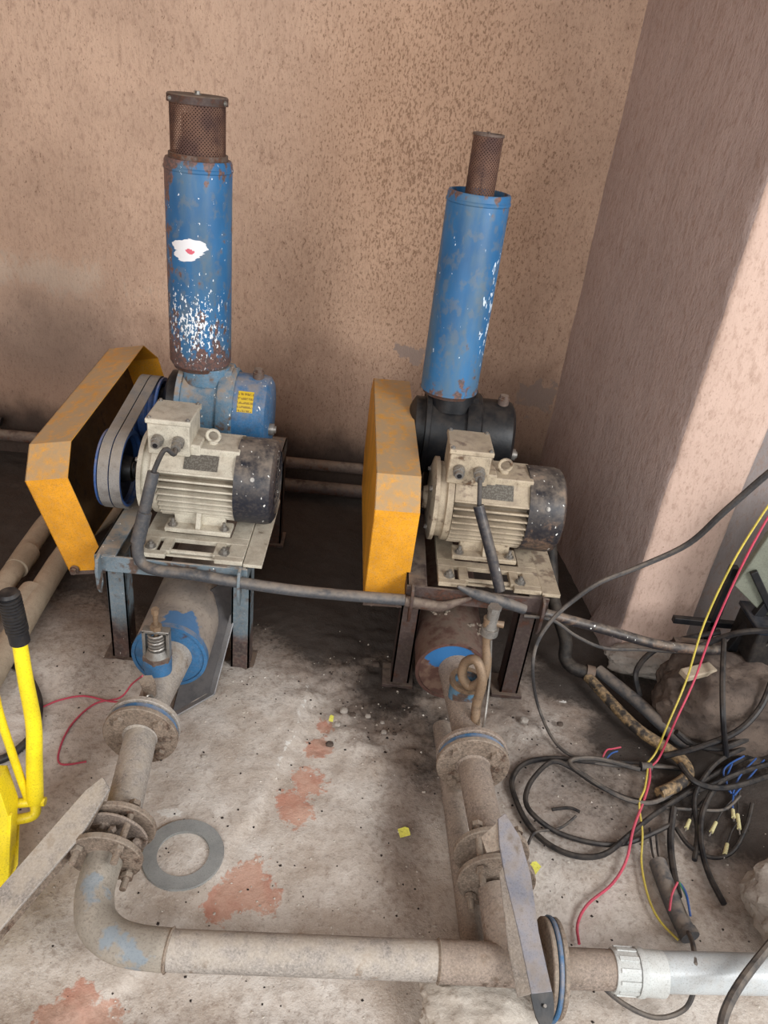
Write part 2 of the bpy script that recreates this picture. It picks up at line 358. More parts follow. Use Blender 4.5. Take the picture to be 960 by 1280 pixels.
def catmull(p, k):
    out = []
    for i in range(len(p) - 1):
        a, b, c, d = p[max(i - 1, 0)], p[i], p[i + 1], p[min(i + 2, len(p) - 1)]
        for j in range(k):
            t = j / k
            out.append(.5 * ((2 * b) + (c - a) * t + (2 * a - 5 * b + 4 * c - d) * t * t + (3 * b - a - 3 * c + d) * t ** 3))
    return out + [p[-1]]
def obj(name, mb, mat, parent=None, bevel=0., smooth=35, kind=None, label=None, pos=None):
    """link one mesh; its origin sits at its thing's base (or pos)"""
    b = mb.b; bmesh.ops.recalc_face_normals(b, faces=b.faces[:])
    o = bpy.data.objects.new(name, None) if 0 else None
    me = bpy.data.meshes.new(name)
    if parent is not None: org = wpos(parent)
    elif pos is not None: org = V(pos)
    else:
        cs = [v.co for v in b.verts]; org = V(((min(c.x for c in cs) + max(c.x for c in cs)) / 2, (min(c.y for c in cs) + max(c.y for c in cs)) / 2, min(c.z for c in cs)))
    for v in b.verts: v.co -= org
    b.to_mesh(me); b.free()
    if smooth:
        me.shade_smooth(); me.set_sharp_from_angle(angle=math.radians(smooth))
    me.materials.append(MAT[mat] if isinstance(mat, str) else mat)
    o = bpy.data.objects.new(name, me); COL.objects.link(o)
    if parent is not None: o.parent = parent
    else: o.location = org
    if bevel:
        md = o.modifiers.new('edge_bevel', 'BEVEL'); md.width = bevel; md.segments = 2; md.limit_method = 'ANGLE'
    if kind: o['kind'] = kind
    if label: o['label'] = label
    return o
def wpos(o):
    p = V(o.location)
    while o.parent is not None: o = o.parent; p += V(o.location)
    return p
def thing(name, loc, label, cat, group=None):
    o = bpy.data.objects.new(name, None); COL.objects.link(o); o.location = loc; o.empty_display_size = .05
    o['label'] = label; o['category'] = cat
    if group: o['group'] = group
    return o
def tag(o, label, cat, group=None):
    o['label'] = label; o['category'] = cat
    if group: o['group'] = group
    return o
def bolt(parent, p, d, r=.008, shaft=.0, mat='galvanised', name='bolt'):
    p = V(p); d = V(d).normalized(); mb = MB(); mb.cyl(p, p + d * .002, r * 1.5, n=16).hexn(p + d * .002, d, r, r * .9)
    if shaft: mb.cyl(p, p + d * (r + shaft), r * .5, n=10)
    return obj(name, mb, mat, parent)

# ---------------------------------------------------------------- setting
def grid(name, o, u, v, nu, nv, amp, scale, mat, thick=None, edge=0.):
    o, u, v = V(o), V(u), V(v); nn = u.cross(v).normalized(); me = bpy.data.meshes.new(name); vs = []
    for j in range(nv + 1):
        for i in range(nu + 1):
            p = o + u * (i / nu) + v * (j / nv)
            h = amp * noise.fractal(p * scale, 1., 2., 4)
            vs.append(p + nn * h)
    fs = [(j * (nu + 1) + i, j * (nu + 1) + i + 1, (j + 1) * (nu + 1) + i + 1, (j + 1) * (nu + 1) + i) for j in range(nv) for i in range(nu)]
    me.from_pydata([tuple(p) for p in vs], [], fs); me.shade_smooth(); me.materials.append(MAT[mat])
    ob = bpy.data.objects.new(name, me); COL.objects.link(ob); ob['kind'] = 'structure'
    return ob
YB = 3.0
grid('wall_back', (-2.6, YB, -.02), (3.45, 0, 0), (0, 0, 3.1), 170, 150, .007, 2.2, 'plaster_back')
# the pillar: left face runs back to the corner, front face catches the daylight
def pillar():
    nz = 150; prof = []
    pts = [V((.775, 3.02, 0)), V((.80, 2.8, 0)), V((.84, 2.5, 0)), V((.87, 2.25, 0)), V((.897, 2.03, 0)), V((.902, 2.004, 0)), V((.915, 1.998, 0)), V((1.0, 1.998, 0)), V((1.115, 2.0, 0)), V((1.126, 2.01, 0)), V((1.128, 2.2, 0))]
    fine = []
    for a, b in zip(pts, pts[1:]):
        k = max(1, int((b - a).length / .022))
        for i in range(k): fine.append(a.lerp(b, i / k))
    fine.append(pts[-1])
    me = bpy.data.meshes.new('wall_pillar'); vs = []; n = len(fine)
    for j in range(nz + 1):
        z = -.02 + 3.1 * j / nz
        for i, p in enumerate(fine):
            q = V((p.x, p.y, z)); t = (fine[min(i + 1, n - 1)] - fine[max(i - 1, 0)]).normalized(); nn = V((t.y, -t.x, 0))
            h = .006 * noise.fractal(q * 2.6, 1., 2., 4)
            if p.y < 2.06 and p.x < .93: h += .006 * noise.fractal(q * 14, 1., 2., 3)
            flare = max(0, .10 - z) * .25 if p.x > .88 else 0
            vs.append(tuple(q + nn * (h + flare)))
    fs = [(j * n + i, j * n + i + 1, (j + 1) * n + i + 1, (j + 1) * n + i) for j in range(nz) for i in range(n - 1)]
    me.from_pydata(vs, [], fs); me.shade_smooth(); me.materials.append(MAT['plaster_side']); me.materials.append(MAT['plaster_pillar'])
    for f in me.polygons:
        if f.center.x > .905 and f.center.y < 2.02: f.material_index = 1
    ob = bpy.data.objects.new('wall_pillar', me); COL.objects.link(ob); ob['kind'] = 'structure'
pillar()
grid('wall_right', (1.12, 2.11, -.02), (1.6, .0, 0), (0, 0, 3.1), 60, 100, .004, 5., 'plaster_grey')
ob = grid('wall_left', (-2.55, -2.4, -.02), (0, 5.5, 0), (0, 0, 3.1), 30, 30, .004, 3., 'plaster_back')
mb = MB().box((-2.6, -2.4, 3.05), (2.8, 3.05, 3.15)); c = obj('ceiling', mb, 'plaster_grey', pos=(0, 0, 3.05), kind='structure')

BR = [atz(405, 905), atz(398, 935), atz(385, 975), atz(368, 1010), atz(360, 1000), atz(310, 1100), atz(330, 1115), atz(270, 1130), atz(290, 1120), atz(105, 1262), atz(85, 1275), atz(430, 1205)]
BRr = [.035, .045, .055, .055, .05, .055, .05, .055, .05, .07, .06, .03]
LIP = [atz(*p) for p in ((372, 770), (380, 815), (390, 845), (385, 885), (372, 920), (350, 965), (325, 1015), (290, 1060), (262, 1110), (235, 1150), (200, 1195), (120, 1262), (40, 1310))]
CR2 = [atz(*p) for p in ((412, 920), (415, 955), (425, 1000), (415, 1060), (400, 1110), (380, 1160), (355, 1200))]
def floor():
    x0, x1, y0, y1 = -2.2, 2.2, -.4, 3.05; st = .011
    nx = int((x1 - x0) / st); ny = int((y1 - y0) / st)
    X, Y = np.meshgrid(np.linspace(x0, x1, nx + 1), np.linspace(y0, y1, ny + 1))
    rng = np.random.RandomState(3)
    def vn(sc):
        g = rng.rand(int((y1 - y0) * sc) + 3, int((x1 - x0) * sc) + 3); a = (X - x0) * sc; b = (Y - y0) * sc
        i = a.astype(int); j = b.astype(int); fx = a - i; fy = b - j; fx = fx * fx * (3 - 2 * fx); fy = fy * fy * (3 - 2 * fy)
        return (g[j, i] * (1 - fx) + g[j, i + 1] * fx) * (1 - fy) + (g[j + 1, i] * (1 - fx) + g[j + 1, i + 1] * fx) * fy - .5
    fbm = vn(2) + .5 * vn(5) + .25 * vn(11)
    def blob(p, rx, ry, k=1.): return k * np.exp(-(((X - p[0]) / rx) ** 2 + ((Y - p[1]) / ry) ** 2))
    # raised screed to the left of the lip line
    ly = np.array([p.y for p in LIP][::-1]); lx = np.array([p.x for p in LIP][::-1])
    xl = np.interp(Y, ly, lx) + .012 * vn(14) + .01 * vn(30)
    z = .015 / (1 + np.exp(np.clip((X - xl) / .006, -40, 40))) * np.clip((2.0 - Y) * 4, 0, 1)
    cx = np.interp(Y, np.array([p.y for p in CR2][::-1]), np.array([p.x for p in CR2][::-1])) + .01 * vn(20)
    z += .006 / (1 + np.exp(-np.clip((X - cx) / .008, -40, 40))) * np.clip((1.65 - Y) * 4, 0, 1)
    z += .010 * fbm + .004 * vn(25) + .003 * vn(50)
    # rubble and gouges in the dirty strip
    rub = np.clip(blob((.08, 1.75), .2, .3) + blob((.35, 1.6), .3, .2) + blob((.1, .62), .9, .18) * .8, 0, 1)
    z += rub * (.012 * vn(18) + .014 * vn(38) + .008 * vn(60))
    red = np.zeros_like(X)
    for p, r in zip(BR, BRr): red = np.maximum(red, blob(p, r, r, .85))
    red = red * np.where(X < xl - .0, .0, 1)
    for q in ((95, 1262), (100, 1245), (70, 1275)): red = np.maximum(red, blob(atz(*q), .05, .035, .8))
    soil_shade = np.zeros_like(X)  # floor dirt, plus shade painted in under and behind the stands
    for (a, b_, rx, ry, k) in ((-.9, 2.75, 1.2, .75, 1.9), (-.1, 2.5, 1.0, .6, 1.9), (.75, 2.4, .3, .6, 1.9), (-.02, 2.12, .3, .36, 1.7), (.55, 2.5, .5, .6, 1.4), (-.5, 2.2, .5, .42, 1.3), (.33, 2.0, .4, .35, 1.3),
                               (.15, 1.74, .17, .22, 1.1), (.5, 1.72, .22, .18, .6), (.2, 1.3, .09, .35, .62), (.17, 1.1, .10, .2, .3), (1.0, 1.75, .35, .35, 1.0), (1.15, 1.45, .25, .3, .9), (.95, 1.15, .2, .15, .5), (.95, 1.62, .27, .17, 1.6), (1.12, 1.4, .26, .24, 1.5), (.85, 1.8, .18, .14, 1.4), (.93, 1.42, .1, .14, 1.2), (.70, 1.85, .16, .16, 1.2), (-.7, 1.8, .12, .3, .5),
                               (.74, 1.42, .36, .28, .76), (.3, 1.6, .2, .2, .85), (.25, 1.45, .12, .2, .8), (-.62, 1.4, .1, .3, .3), (.0, .7, 1.2, .13, .5), (-.5, .92, .2, .09, .3), (.6, .72, .5, .06, .5), (-.12, 1.85, .1, .25, .6)):
        soil_shade = np.maximum(soil_shade, blob((a, b_), rx, ry, k))
    soil_shade = soil_shade + .12 * fbm
    wh = np.zeros_like(X)
    for q, rx, ry in (((210, 1020), .045, .018), ((415, 1165), .012, .012), ((700, 875), .03, .012)):
        wh = np.maximum(wh, blob(atz(*q), rx, ry, .8))
    wh = np.maximum(wh, .52 * np.exp(-((X - xl + .012) / .014) ** 2) * np.clip((Y - 1.15) * 3, 0, 1) * np.clip((1.9 - Y) * 5, 0, 1))
    me = bpy.data.meshes.new('floor'); n = (nx + 1) * (ny + 1)
    co = np.stack([X, Y, z - z.mean()], -1).reshape(-1, 3)
    idx = np.arange(n).reshape(ny + 1, nx + 1)
    fs = np.stack([idx[:-1, :-1], idx[:-1, 1:], idx[1:, 1:], idx[1:, :-1]], -1).reshape(-1, 4)
    me.vertices.add(n); me.vertices.foreach_set('co', co.ravel().astype(np.float32))
    me.loops.add(fs.size); me.loops.foreach_set('vertex_index', fs.ravel().astype(np.int32))
    me.polygons.add(len(fs)); me.polygons.foreach_set('loop_start', (np.arange(len(fs)) * 4).astype(np.int32)); me.polygons.foreach_set('loop_total', np.full(len(fs), 4, np.int32))
    me.update(calc_edges=True); me.shade_smooth()
    ca = me.color_attributes.new('soil_shade', 'FLOAT_COLOR', 'POINT')
    ca.data.foreach_set('color', np.stack([red, np.clip(soil_shade, 0, 1.5), wh, np.ones_like(X)], -1).ravel().astype(np.float32))
    me.materials.append(MAT['floor']); o = bpy.data.objects.new('floor', me); COL.objects.link(o); o['kind'] = 'structure'
floor()

# ---------------------------------------------------------------- electric motors
def RX(deg): return Matrix.Rotation(math.radians(deg), 4, 'X')
def motor(cx, cy, cz, label, body, cover, gland_bare=True):
    t = thing('electric_motor', (cx, cy, cz - .123), label, 'motor', 'electric motors on the blower stands')
    C = V((cx, cy, cz))
    def P(x, y, z): return C + V((x, y, z))
    AX = Matrix.Translation(C) @ Matrix.Rotation(PI / 2, 4, 'Y')       # lathe height -> +X
    obj('housing', MB().lathe([(.0, -.118), (.088, -.118), (.090, -.112), (.090, .10), (.0, .10)], AX, 48), 'cream_gap', t)
    fin = None
    for k in range(36):
        a = k * 10. + 3
        if 58 < a < 152 or 238 < a < 302: continue        # terminal pad above, foot below
        if fin is None:
            mb = MB().box(P(-.112, -.003, .084), P(.098, .003, .118)); fin = obj('cooling_fin', mb, body, t, bevel=.0012); f = fin
            base = fin.data
            for v in base.vertices: v.co -= V((0, 0, .123))
            f.location = (0, 0, .123)
        else:
            f = fin.copy(); COL.objects.link(f)
        f.rotation_euler = (math.radians(a - 90), 0, 0)
    obj('end_shield', MB().lathe([(0, -.190), (.03, -.190), (.034, -.178), (.06, -.174), (.095, -.172), (.118, -.165), (.118, -.154), (.106, -.153), (.106, -.134), (.115, -.131), (.115, -.114), (.088, -.112)], AX, 48), body, t)
    for k in range(4):
        a = PI / 4 + k * PI / 2; bolt(t, P(-.172, .085 * math.cos(a), .085 * math.sin(a)), (-1, 0, 0), .006)
    fc = obj('fan_cover', MB().lathe([(.112, .09), (.120, .09), (.1205, .17), (.116, .186), (.103, .194), (.088, .196), (.088, .191), (.1, .188), (.111, .18), (.1145, .168), (.1145, .10)], AX, 48), cover, t)
    g = MB()
    for r in (.02, .04, .06, .08):
        g.lathe([(r - .004, .190), (r + .004, .190), (r + .004, .193), (r - .004, .193)], AX, 32, closed=True)
    for k in range(6):
        a = k * PI / 3; d = V((0, math.cos(a), math.sin(a)))
        g.tube([P(.1915, 0, 0) + d * .008, P(.1915, 0, 0) + d * .09], .0025, 6, 0)
    obj('vent_grille', g, cover, fc)
    bolt(fc, P(.14, -.12 * math.cos(.5), .12 * math.sin(.5)), (0, -math.cos(.5), math.sin(.5)), .004)
    obj('shaft', MB().cyl(P(-.25, 0, 0), P(-.17, 0, 0), .018), 'rusty_dark', t)
    # top and front pads, terminal box with lid and glands
    obj('terminal_pad', MB().box(P(-.112, -.062, .07), P(.098, .05, .112)).box(P(-.112, -.066, .07), P(-.005, .05, .122)), body, t, bevel=.003)
    obj('data_pad', MB().box(P(-.112, -.036, .08), P(.098, .034, .1105), Matrix.Translation(C) @ RX(44) @ Matrix.Translation(-C)), body, t, bevel=.002)
    tb = obj('terminal_box', MB().box(P(-.140, -.078, .090), P(-.030, .048, .178)), body, t, bevel=.004)
    obj('box_lid', MB().box(P(-.144, -.082, .178), P(-.026, .052, .192)), body, tb, bevel=.003)
    for sx, sy in ((-1, -1), (-1, 1), (1, -1), (1, 1)):
        bolt(tb, P(-.085 + sx * .050, -.015 + sy * .058, .192), (0, 0, 1), .004)
    for x, nut in ((-.112, 0), (-.058, 1)):
        mb = MB(); mb.cyl(P(x, -.078, .135), P(x, -.088, .133), .016, n=24).hexn(P(x, -.086, .133), (0, -1, -.12), .0165, .010).cyl(P(x, -.094, .132), P(x, -.108, .130), .0125, .0115, 20)
        if nut: mb.hexn(P(x, -.104, .130), (0, -1, -.12), .0135, .010)
        gl = obj('cable_gland', mb, 'galvanised', tb)
        if not nut: obj('gland_hole', MB().cyl(P(x, -.1075, .130), P(x, -.1095, .1298), .0065, n=16), 'black_rubber', gl)
    pl = obj('nameplate', MB().box(P(-.045, -.024, .111), P(.045, .02, .1125), Matrix.Translation(C) @ RX(44) @ Matrix.Translation(-C)), 'nameplate_print', t, pos=None)
    mb = MB().lathe([(.009, 0), (.013, .004), (.013, .008), (.008, .012)], Matrix.Translation(P(.02, -.02, .108)), 16)
    mb.tube([P(.02, -.02, .133) + V((.017 * math.cos(a), 0, .017 * math.sin(a))) for a in [k * PI / 8 for k in range(17)]], .0045, 8, 0, False)
    obj('lifting_eye', mb, body, t)
    # feet: saddle, pads with gusset
    ft = MB(); ft.box(P(-.095, -.118, -.123), P(.085, -.06, -.109)).box(P(-.095, .06, -.123), P(.085, .118, -.109))
    ft.box(P(-.075, -.085, -.123), P(.065, -.065, -.06)).box(P(-.075, .065, -.123), P(.065, .085, -.06)).box(P(-.075, -.075, -.09), P(.065, .075, -.072))
    obj('foot', ft, body, t, bevel=.003)
    obj('foot_rib', MB().prism([P(-.012, -.114, -.109), P(-.012, -.084, -.109), P(-.012, -.07, -.045), P(-.012, -.085, -.045)], (.014, 0, 0)), body, t, bevel=.002)
    for x in (-.075, .065):
        bolt(t, P(x, -.1, -.109), (0, 0, 1), .009, .012); bolt(t, P(x, .1, -.109), (0, 0, 1), .009)
    return t
MA = V((-.418, 1.9, .567)); MBp = V((.374, 1.9, .570))
motor(*MA, 'cream electric motor with clean black fan cover, beside the exposed blue pulleys', 'cream_paint', 'black_cover')
motor(*MBp, 'grimy cream electric motor with rusty blackened fan cover, nearest the pillar', 'cream_dirty', 'black_cover_rusty')

# ---------------------------------------------------------------- stands
def stand(x0, x1, label, paint, dark, yf=1.686, yb=2.52):
    t = thing('machine_stand', ((x0 + x1) / 2, 2.1, 0), label, 'stand', 'steel stands of the two blower sets')
    zt = .415; h = .05
    for sx, x in ((1, x0), (-1, x1)):
        mb = MB(); a = x; b = x + sx * .055
        mb.box((min(a, b), yf, zt - .006), (max(a, b), yb, zt)).box((min(a, a + sx * .006), yf, zt - h), (max(a, a + sx * .006), yb, zt)).box((min(a, b), yf, zt - h), (max(a, b), yb, zt - h + .006))
        obj('side_rail', mb, paint, t, bevel=.001)
    obj('front_beam', MB().box((x0, yf - .004, zt - h), (x1, yf + .003, zt - .001)).box((x0 + .06, yf + .003, zt - h), (x1 - .06, yf + .04, zt - h + .006)), paint, t, bevel=.0015)
    obj('rear_beam', MB().box((x0, yb, zt - h), (x1, yb + .006, zt)), dark, t)
    obj('cross_beam', MB().box((x0 + .02, 2.08, zt - h), (x1 - .02, 2.13, zt - .008)), dark, t)
    for x, sx in ((x0, 1), (x1, -1)):
        for y in (1.752, yb - .07):
            a, b = (x, x + .055) if sx > 0 else (x - .055, x)
            mb = MB()
            # channel leg, open towards the back
            mb.box((a, y, .006), (b, y + .007, zt - h)).box((a, y, .006), (a + .007, y + .055, zt - h)).box((b - .007, y, .006), (b, y + .055, zt - h))
            lg = obj('leg', mb, paint if y < 2 else dark, t, bevel=.001)
            obj('foot_plate', MB().box((a - .025, y - .012, -.004), (b + .012, y + .085, .008)), 'rusty_dark', lg, bevel=.001)
    for x in (x0 + .012, x1 - .022):      # ears that carry the cable conduit
        pts = [(x, yf - .004, zt - .085), (x, yf - .02, zt - .11), (x, yf - .036, zt - .085), (x, yf - .04, zt - .03), (x, yf - .03, zt + .004), (x, yf - .004, zt + .008)]
        obj('ear_bracket', MB().prism(pts, (.008, 0, 0)), paint, t, bevel=.0015)
    return t
stand(-.672, -.268, 'blue and grey steel stand coated in dust under the cleaner motor', 'blue_leg', 'rusty_dark')
stand(.158, .545, 'dark rusty steel stand under the grimy motor', 'rusty_dark', 'rusty_dark')

def slide_base(cx, cy, mat, label):
    z0 = .4155; z1 = .444; t = thing('motor_slide_base', (cx, cy, z0), label, 'plate', 'slotted steel plates under the motors')
    x0, x1, y0, y1 = cx - .145, cx + .135, cy - .212, cy + .13
    mb = MB(); zt = .433
    xs = [x0, x0 + .045, x0 + .065, x0 + .085, x1 - .085, x1 - .065, x1 - .045, x1]
    # front slotted bar built as strips around its slots
    ya, yb_, yc, yd = y0, y0 + .020, y0 + .082, y0 + .112
    mb.box((x0, ya, z0 + .004), (xs[2] + .01, yb_, zt)).box((xs[5] - .01, ya, z0 + .004), (x1, yb_, zt)).box((xs[2] + .01, ya + .012, z0 + .004), (xs[5] - .01, yb_, zt - .008))
    mb.box((x0, yb_, z0 + .004), (xs[1], yc, zt)).box((xs[2] - .008, yb_, z0 + .004), (xs[3] - .002, yc, zt)).box((xs[4] + .002, yb_, z0 + .004), (xs[5] + .008, yc, zt)).box((xs[6], yb_, z0 + .004), (x1, yc, zt))
    mb.box((x0, yc, z0 + .004), (x1, yd, zt))
    obj('slotted_plate', mb, mat, t, bevel=.0015)
    obj('side_bar', MB().box((x0 + .0, yd, z0), (x0 + .05, y1, zt + .0)), mat, t, bevel=.001)
    obj('side_bar', MB().box((x1 - .05, yd, z0), (x1, y1, zt + .0)), mat, t, bevel=.001)
    obj('tie_bar', MB().tube([(xs[2], y0 + .035, z0 + .006), (xs[5], y0 + .035, z0 + .006)], .007, 8, 0), mat, t)
    for x in (x0 + .03, x1 - .055): bolt(t, (x, y0 + .034, zt), (0, 0, 1), .010, .008)
    obj('outer_strap', MB().box((x1 + .002, y0 + .0, z0 + .002), (x1 + .052, y1 + .02, z0 + .012)), mat, t, bevel=.001)
slide_base(-.418, MA.y, 'cream_paint', 'pale slotted base plate under the cleaner motor')
slide_base(.386, MBp.y, 'cream_dirty', 'brown slotted base plate under the grimy motor')

# ---------------------------------------------------------------- blowers
def blower(cx, cy, cz, label, m1, m2, sticker):
    t = thing('air_blower', (cx, cy, .415), label, 'blower', 'rotary air blowers behind the motors')
    C = V((cx, cy, cz)); P = lambda x, y, z: C + V((x, y, z))
    AX = Matrix.Translation(C) @ Matrix.Rotation(PI / 2, 4, 'Y')
    def ob2(prof, M=AX, n=48):
        mb = MB().lathe(prof, M, n)
        for v in mb.b.verts:
            v.co.z = C.z + (v.co.z - C.z) * 1.12
        return mb
    obj('rotor_casing', ob2([(.0, -.10), (.112, -.10), (.112, -.02), (.112, .035), (0, .035)]), m1, t)
    obj('casing_flange', ob2([(.0, -.112), (.122, -.112), (.122, -.096), (.0, -.096)]), m1, t, bevel=.002)
    obj('casing_flange', ob2([(.0, .012), (.122, .012), (.124, .018), (.124, .052), (.118, .058), (.0, .058)]), m1, t)
    obj('gear_case', ob2([(.0, .05), (.112, .05), (.112, .135), (.108, .152), (.094, .162), (.0, .165)]), m2, t)
    obj('drive_end_cover', ob2([(0, -.185), (.045, -.185), (.05, -.165), (.085, -.15), (.10, -.14), (.10, -.11), (0, -.11)]), 'black_oily', t)
    obj('shaft', MB().cyl(P(-.26, 0, -.03), P(-.18, 0, -.03), .017), 'black_oily', t)
    obj('inlet_neck', MB().cyl(P(-.035, 0, .1), P(-.035, 0, .148), .078, .07, 32), m1, t)
    obj('casting_rib', MB().prism([P(.016, -.075, .103), P(.016, -.03, .142), P(.016, .03, .146), P(.016, .08, .10)], (.028, 0, 0)), m1, t, bevel=.003)
    for k in range(8):
        a = k * PI / 4 + .3; bolt(t, P(.058, .108 * math.cos(a), .118 * math.sin(a)), (1, 0, 0), .006, mat=m1)
    obj('oil_plug', MB().cyl(P(.12, -.01, .12), P(.12, -.01, .142), .017, n=20).hexn(P(.12, -.01, .142), (0, 0, 1), .014, .010), 'rusty_steel', t)
    obj('sight_glass', MB().cyl(P(.16, -.055, -.02), P(.178, -.055, -.02), .018, n=20).cyl(P(.176, -.055, -.02), P(.184, -.055, -.02), .011, n=16), 'galvanised', t)
    obj('mounting_foot', MB().box(P(-.10, -.13, -cz + .4155), P(.055, .13, -cz + .435)).box(P(-.08, -.07, -cz + .43), P(.035, .07, -.09)), m1, t, bevel=.003)
    if sticker:
        R0 = .1128; mb = MB(); n = 10; rings = []
        for k in range(n + 1):
            a = math.radians(180 - 58 + 46 * k / n) if 0 else math.radians(196 - 60 + (-4) + 0 * k)
        a0, a1 = math.radians(128), math.radians(158)
        for k in range(n + 1):
            a = a0 + (a1 - a0) * k / n
            y = R0 * math.cos(a); z = R0 * math.sin(a) * 1.12
            rings.append((mb.b.verts.new(P(.072, y, z)), mb.b.verts.new(P(.118, y, z))))
        for (a, b), (c, d) in zip(rings, rings[1:]): mb.b.faces.new((a, b, d, c))
        obj('warning_label', mb, 'label_print', t, label='yellow printed label')
    return t
BA = V((-.448, 2.2, .635)); BB = V((.293, 2.2, .635))
blower(*BA, 'blue rotary air blower with yellow label below the white-splashed stack', 'blue_faded', 'blue_paint', True)
blower(*BB, 'black oily rotary air blower below the leaning-looking clean stack', 'black_oily', 'black_oily', False)

# ---------------------------------------------------------------- intake silencers
def silencer(cx, cy, z0, shell, rad, open_top, label, scr):
    t = thing('intake_silencer', (cx, cy, z0), label, 'silencer', 'vertical intake silencers above the blowers')
    H = .555; T = Matrix.Translation((cx, cy, z0))
    obj('flange', MB().lathe([(.0, -.012), (.078, -.012), (.078, .006), (0, .006)], T, 40), 'rusty_dark', t)
    obj('shell', MB().lathe([(0, .0), (.086, .0), (rad, .006), (rad, H - .006), (rad - .003, H), (rad - .009, H), (rad - .009, H - .03), (.0, H - .03)] if open_top else
        [(0, .0), (.084, .0), (rad, .008), (rad, H - .008), (rad - .004, H), (0, H)], T, 56), shell, t)
    obj('weld_seam', MB().lathe([(rad - .001, H - .03), (rad + .0022, H - .026), (rad + .0022, H - .02), (rad - .001, H - .016)], T, 56, True), shell, t)
    if open_top:
        r, h0, h1 = .039, H - .03, H + .14
        obj('strainer_screen', MB().lathe([(r, h0), (r, h1)], T, 40) if 0 else _tubewall(r, h0, h1, T), scr, t)
        obj('screen_rim', MB().lathe([(r - .003, h1 - .006), (r + .002, h1 - .006), (r + .002, h1), (r - .003, h1)], T, 40, True), 'rusty_steel', t)
        obj('tie_rod', MB().cyl((cx, cy, z0 + h0), (cx, cy, z0 + h1 + .004), .004).box((cx - .038, cy - .005, z0 + h1 - .006), (cx + .038, cy + .005, z0 + h1 - .002)), 'rusty_steel', t)
    else:
        r, h0, h1 = .071, H, H + .142
        obj('collar', MB().lathe([(r + .006, h0), (r + .006, h0 + .012), (r - .002, h0 + .012), (r - .002, h0)], T, 48, True), 'rusty_steel', t)
        obj('strainer_screen', _tubewall(r, h0, h1, T), scr, t)
        obj('inner_tube', MB().cyl((cx, cy, z0 + h0), (cx, cy, z0 + h1 - .04), .04), 'rusty_dark', t)
        cap = obj('cap', MB().lathe([(0, h1 + .006), (.074, h1 + .006), (.077, h1 + .003), (.077, h1 - .014), (.074, h1 - .014), (.074, h1), (0, h1)], T, 48), 'rusty_dark', t)
        bolt(cap, (cx, cy, z0 + h1 + .006), (0, 0, 1), .007)
        for k in range(3):
            a = -.3 + k * 2 * PI / 3; bolt(cap, (cx + .077 * math.cos(a), cy + .077 * math.sin(a), z0 + h1 - .006), (math.cos(a), math.sin(a), 0), .004)
def _tubewall(r, h0, h1, T):
    mb = MB(); n = 48; A = []
    for z in (h0, h1): A.append([mb.b.verts.new(T @ V((r * math.cos(2 * PI * k / n), r * math.sin(2 * PI * k / n), z))) for k in range(n)])
    for k in range(n): mb.b.faces.new((A[0][k], A[0][(k + 1) % n], A[1][(k + 1) % n], A[1][k]))
    return mb
silencer(-.502, 2.2, .787, 'stack_shell_a', .0885, False, 'blue stack with white brush dab, white splashes and a wide capped rusty strainer', 'screen_wide')
silencer(.244, 2.2, .787, 'stack_shell_b', .085, True, 'cleaner blue stack with a narrow open rusty strainer set in its rim', 'screen_narrow')

# ---------------------------------------------------------------- pulleys and belts
def pulley(x, y, z, r, label, group, hub=1):
    t = thing('belt_pulley', (x, y, z - r), label, 'pulley', group)
    M = Matrix.Translation((x, y, z)) @ Matrix.Rotation(PI / 2, 4, 'Y'); w_ = .034
    pr = [(.03, -w_), (r - .012, -w_), (r, -w_ + .001)]
    for k in (-1, 1):
        c0 = k * .0155
        pr += [(r, c0 - .012), (r - .018, c0 - .007), (r - .018, c0 + .007), (r, c0 + .012)]
    pr += [(r, w_ - .001), (r - .010, w_), (r - .012, w_ - .026), (0, w_ - .026)]
    obj('rim', MB().lathe([(0, -w_)] + pr, M, 48), 'pulley_blue', t)
    obj('web', MB().lathe([(0, w_ - .026), (r - .013, w_ - .026), (r - .013, w_ - .022), (.04, w_ - .022), (.034, w_ + .006), (0, w_ + .006)], M, 40), 'black_oily', t)
    obj('hub', MB().cyl((x + w_ + .008, y, z), (x + w_ + .016, y, z), .024), 'black_oily', t)
def belt(x, c0, r0, c1, r1, w_, label, group):
    # closed loop round two pulleys in the YZ plane
    c0, c1 = V((c0[0], c0[1])), V((c1[0], c1[1])); d = c1 - c0; L = d.length; al = math.atan2(d.y, d.x); be = math.acos((r0 - r1) / L)
    loop = []
    for k in range(25):
        a = al + be + (2 * PI - 2 * be) * k / 24; loop.append((c0, r0, a))
    for k in range(25):
        a = al - be + 2 * be * k / 24; loop.append((c1, r1, a))
    mb = MB(); R_ = []
    for c, r, a in loop:
        dv = V((math.cos(a), math.sin(a)))
        o_ = c + dv * (r + .004); i_ = c + dv * (r - .009)
        R_.append([mb.b.verts.new((x - w_ / 2, o_.x, o_.y)), mb.b.verts.new((x + w_ / 2, o_.x, o_.y)), mb.b.verts.new((x + w_ * .33, i_.x, i_.y)), mb.b.verts.new((x - w_ * .33, i_.x, i_.y))])
    n = len(R_)
    for k in range(n):
        a, b = R_[k], R_[(k + 1) % n]
        for j in range(4): mb.b.faces.new((a[j], a[(j + 1) % 4], b[(j + 1) % 4], b[j]))
    tag(obj('drive_belt', mb, 'belt_grey'), label, 'belt', group)
XA, XB = -.664, .108
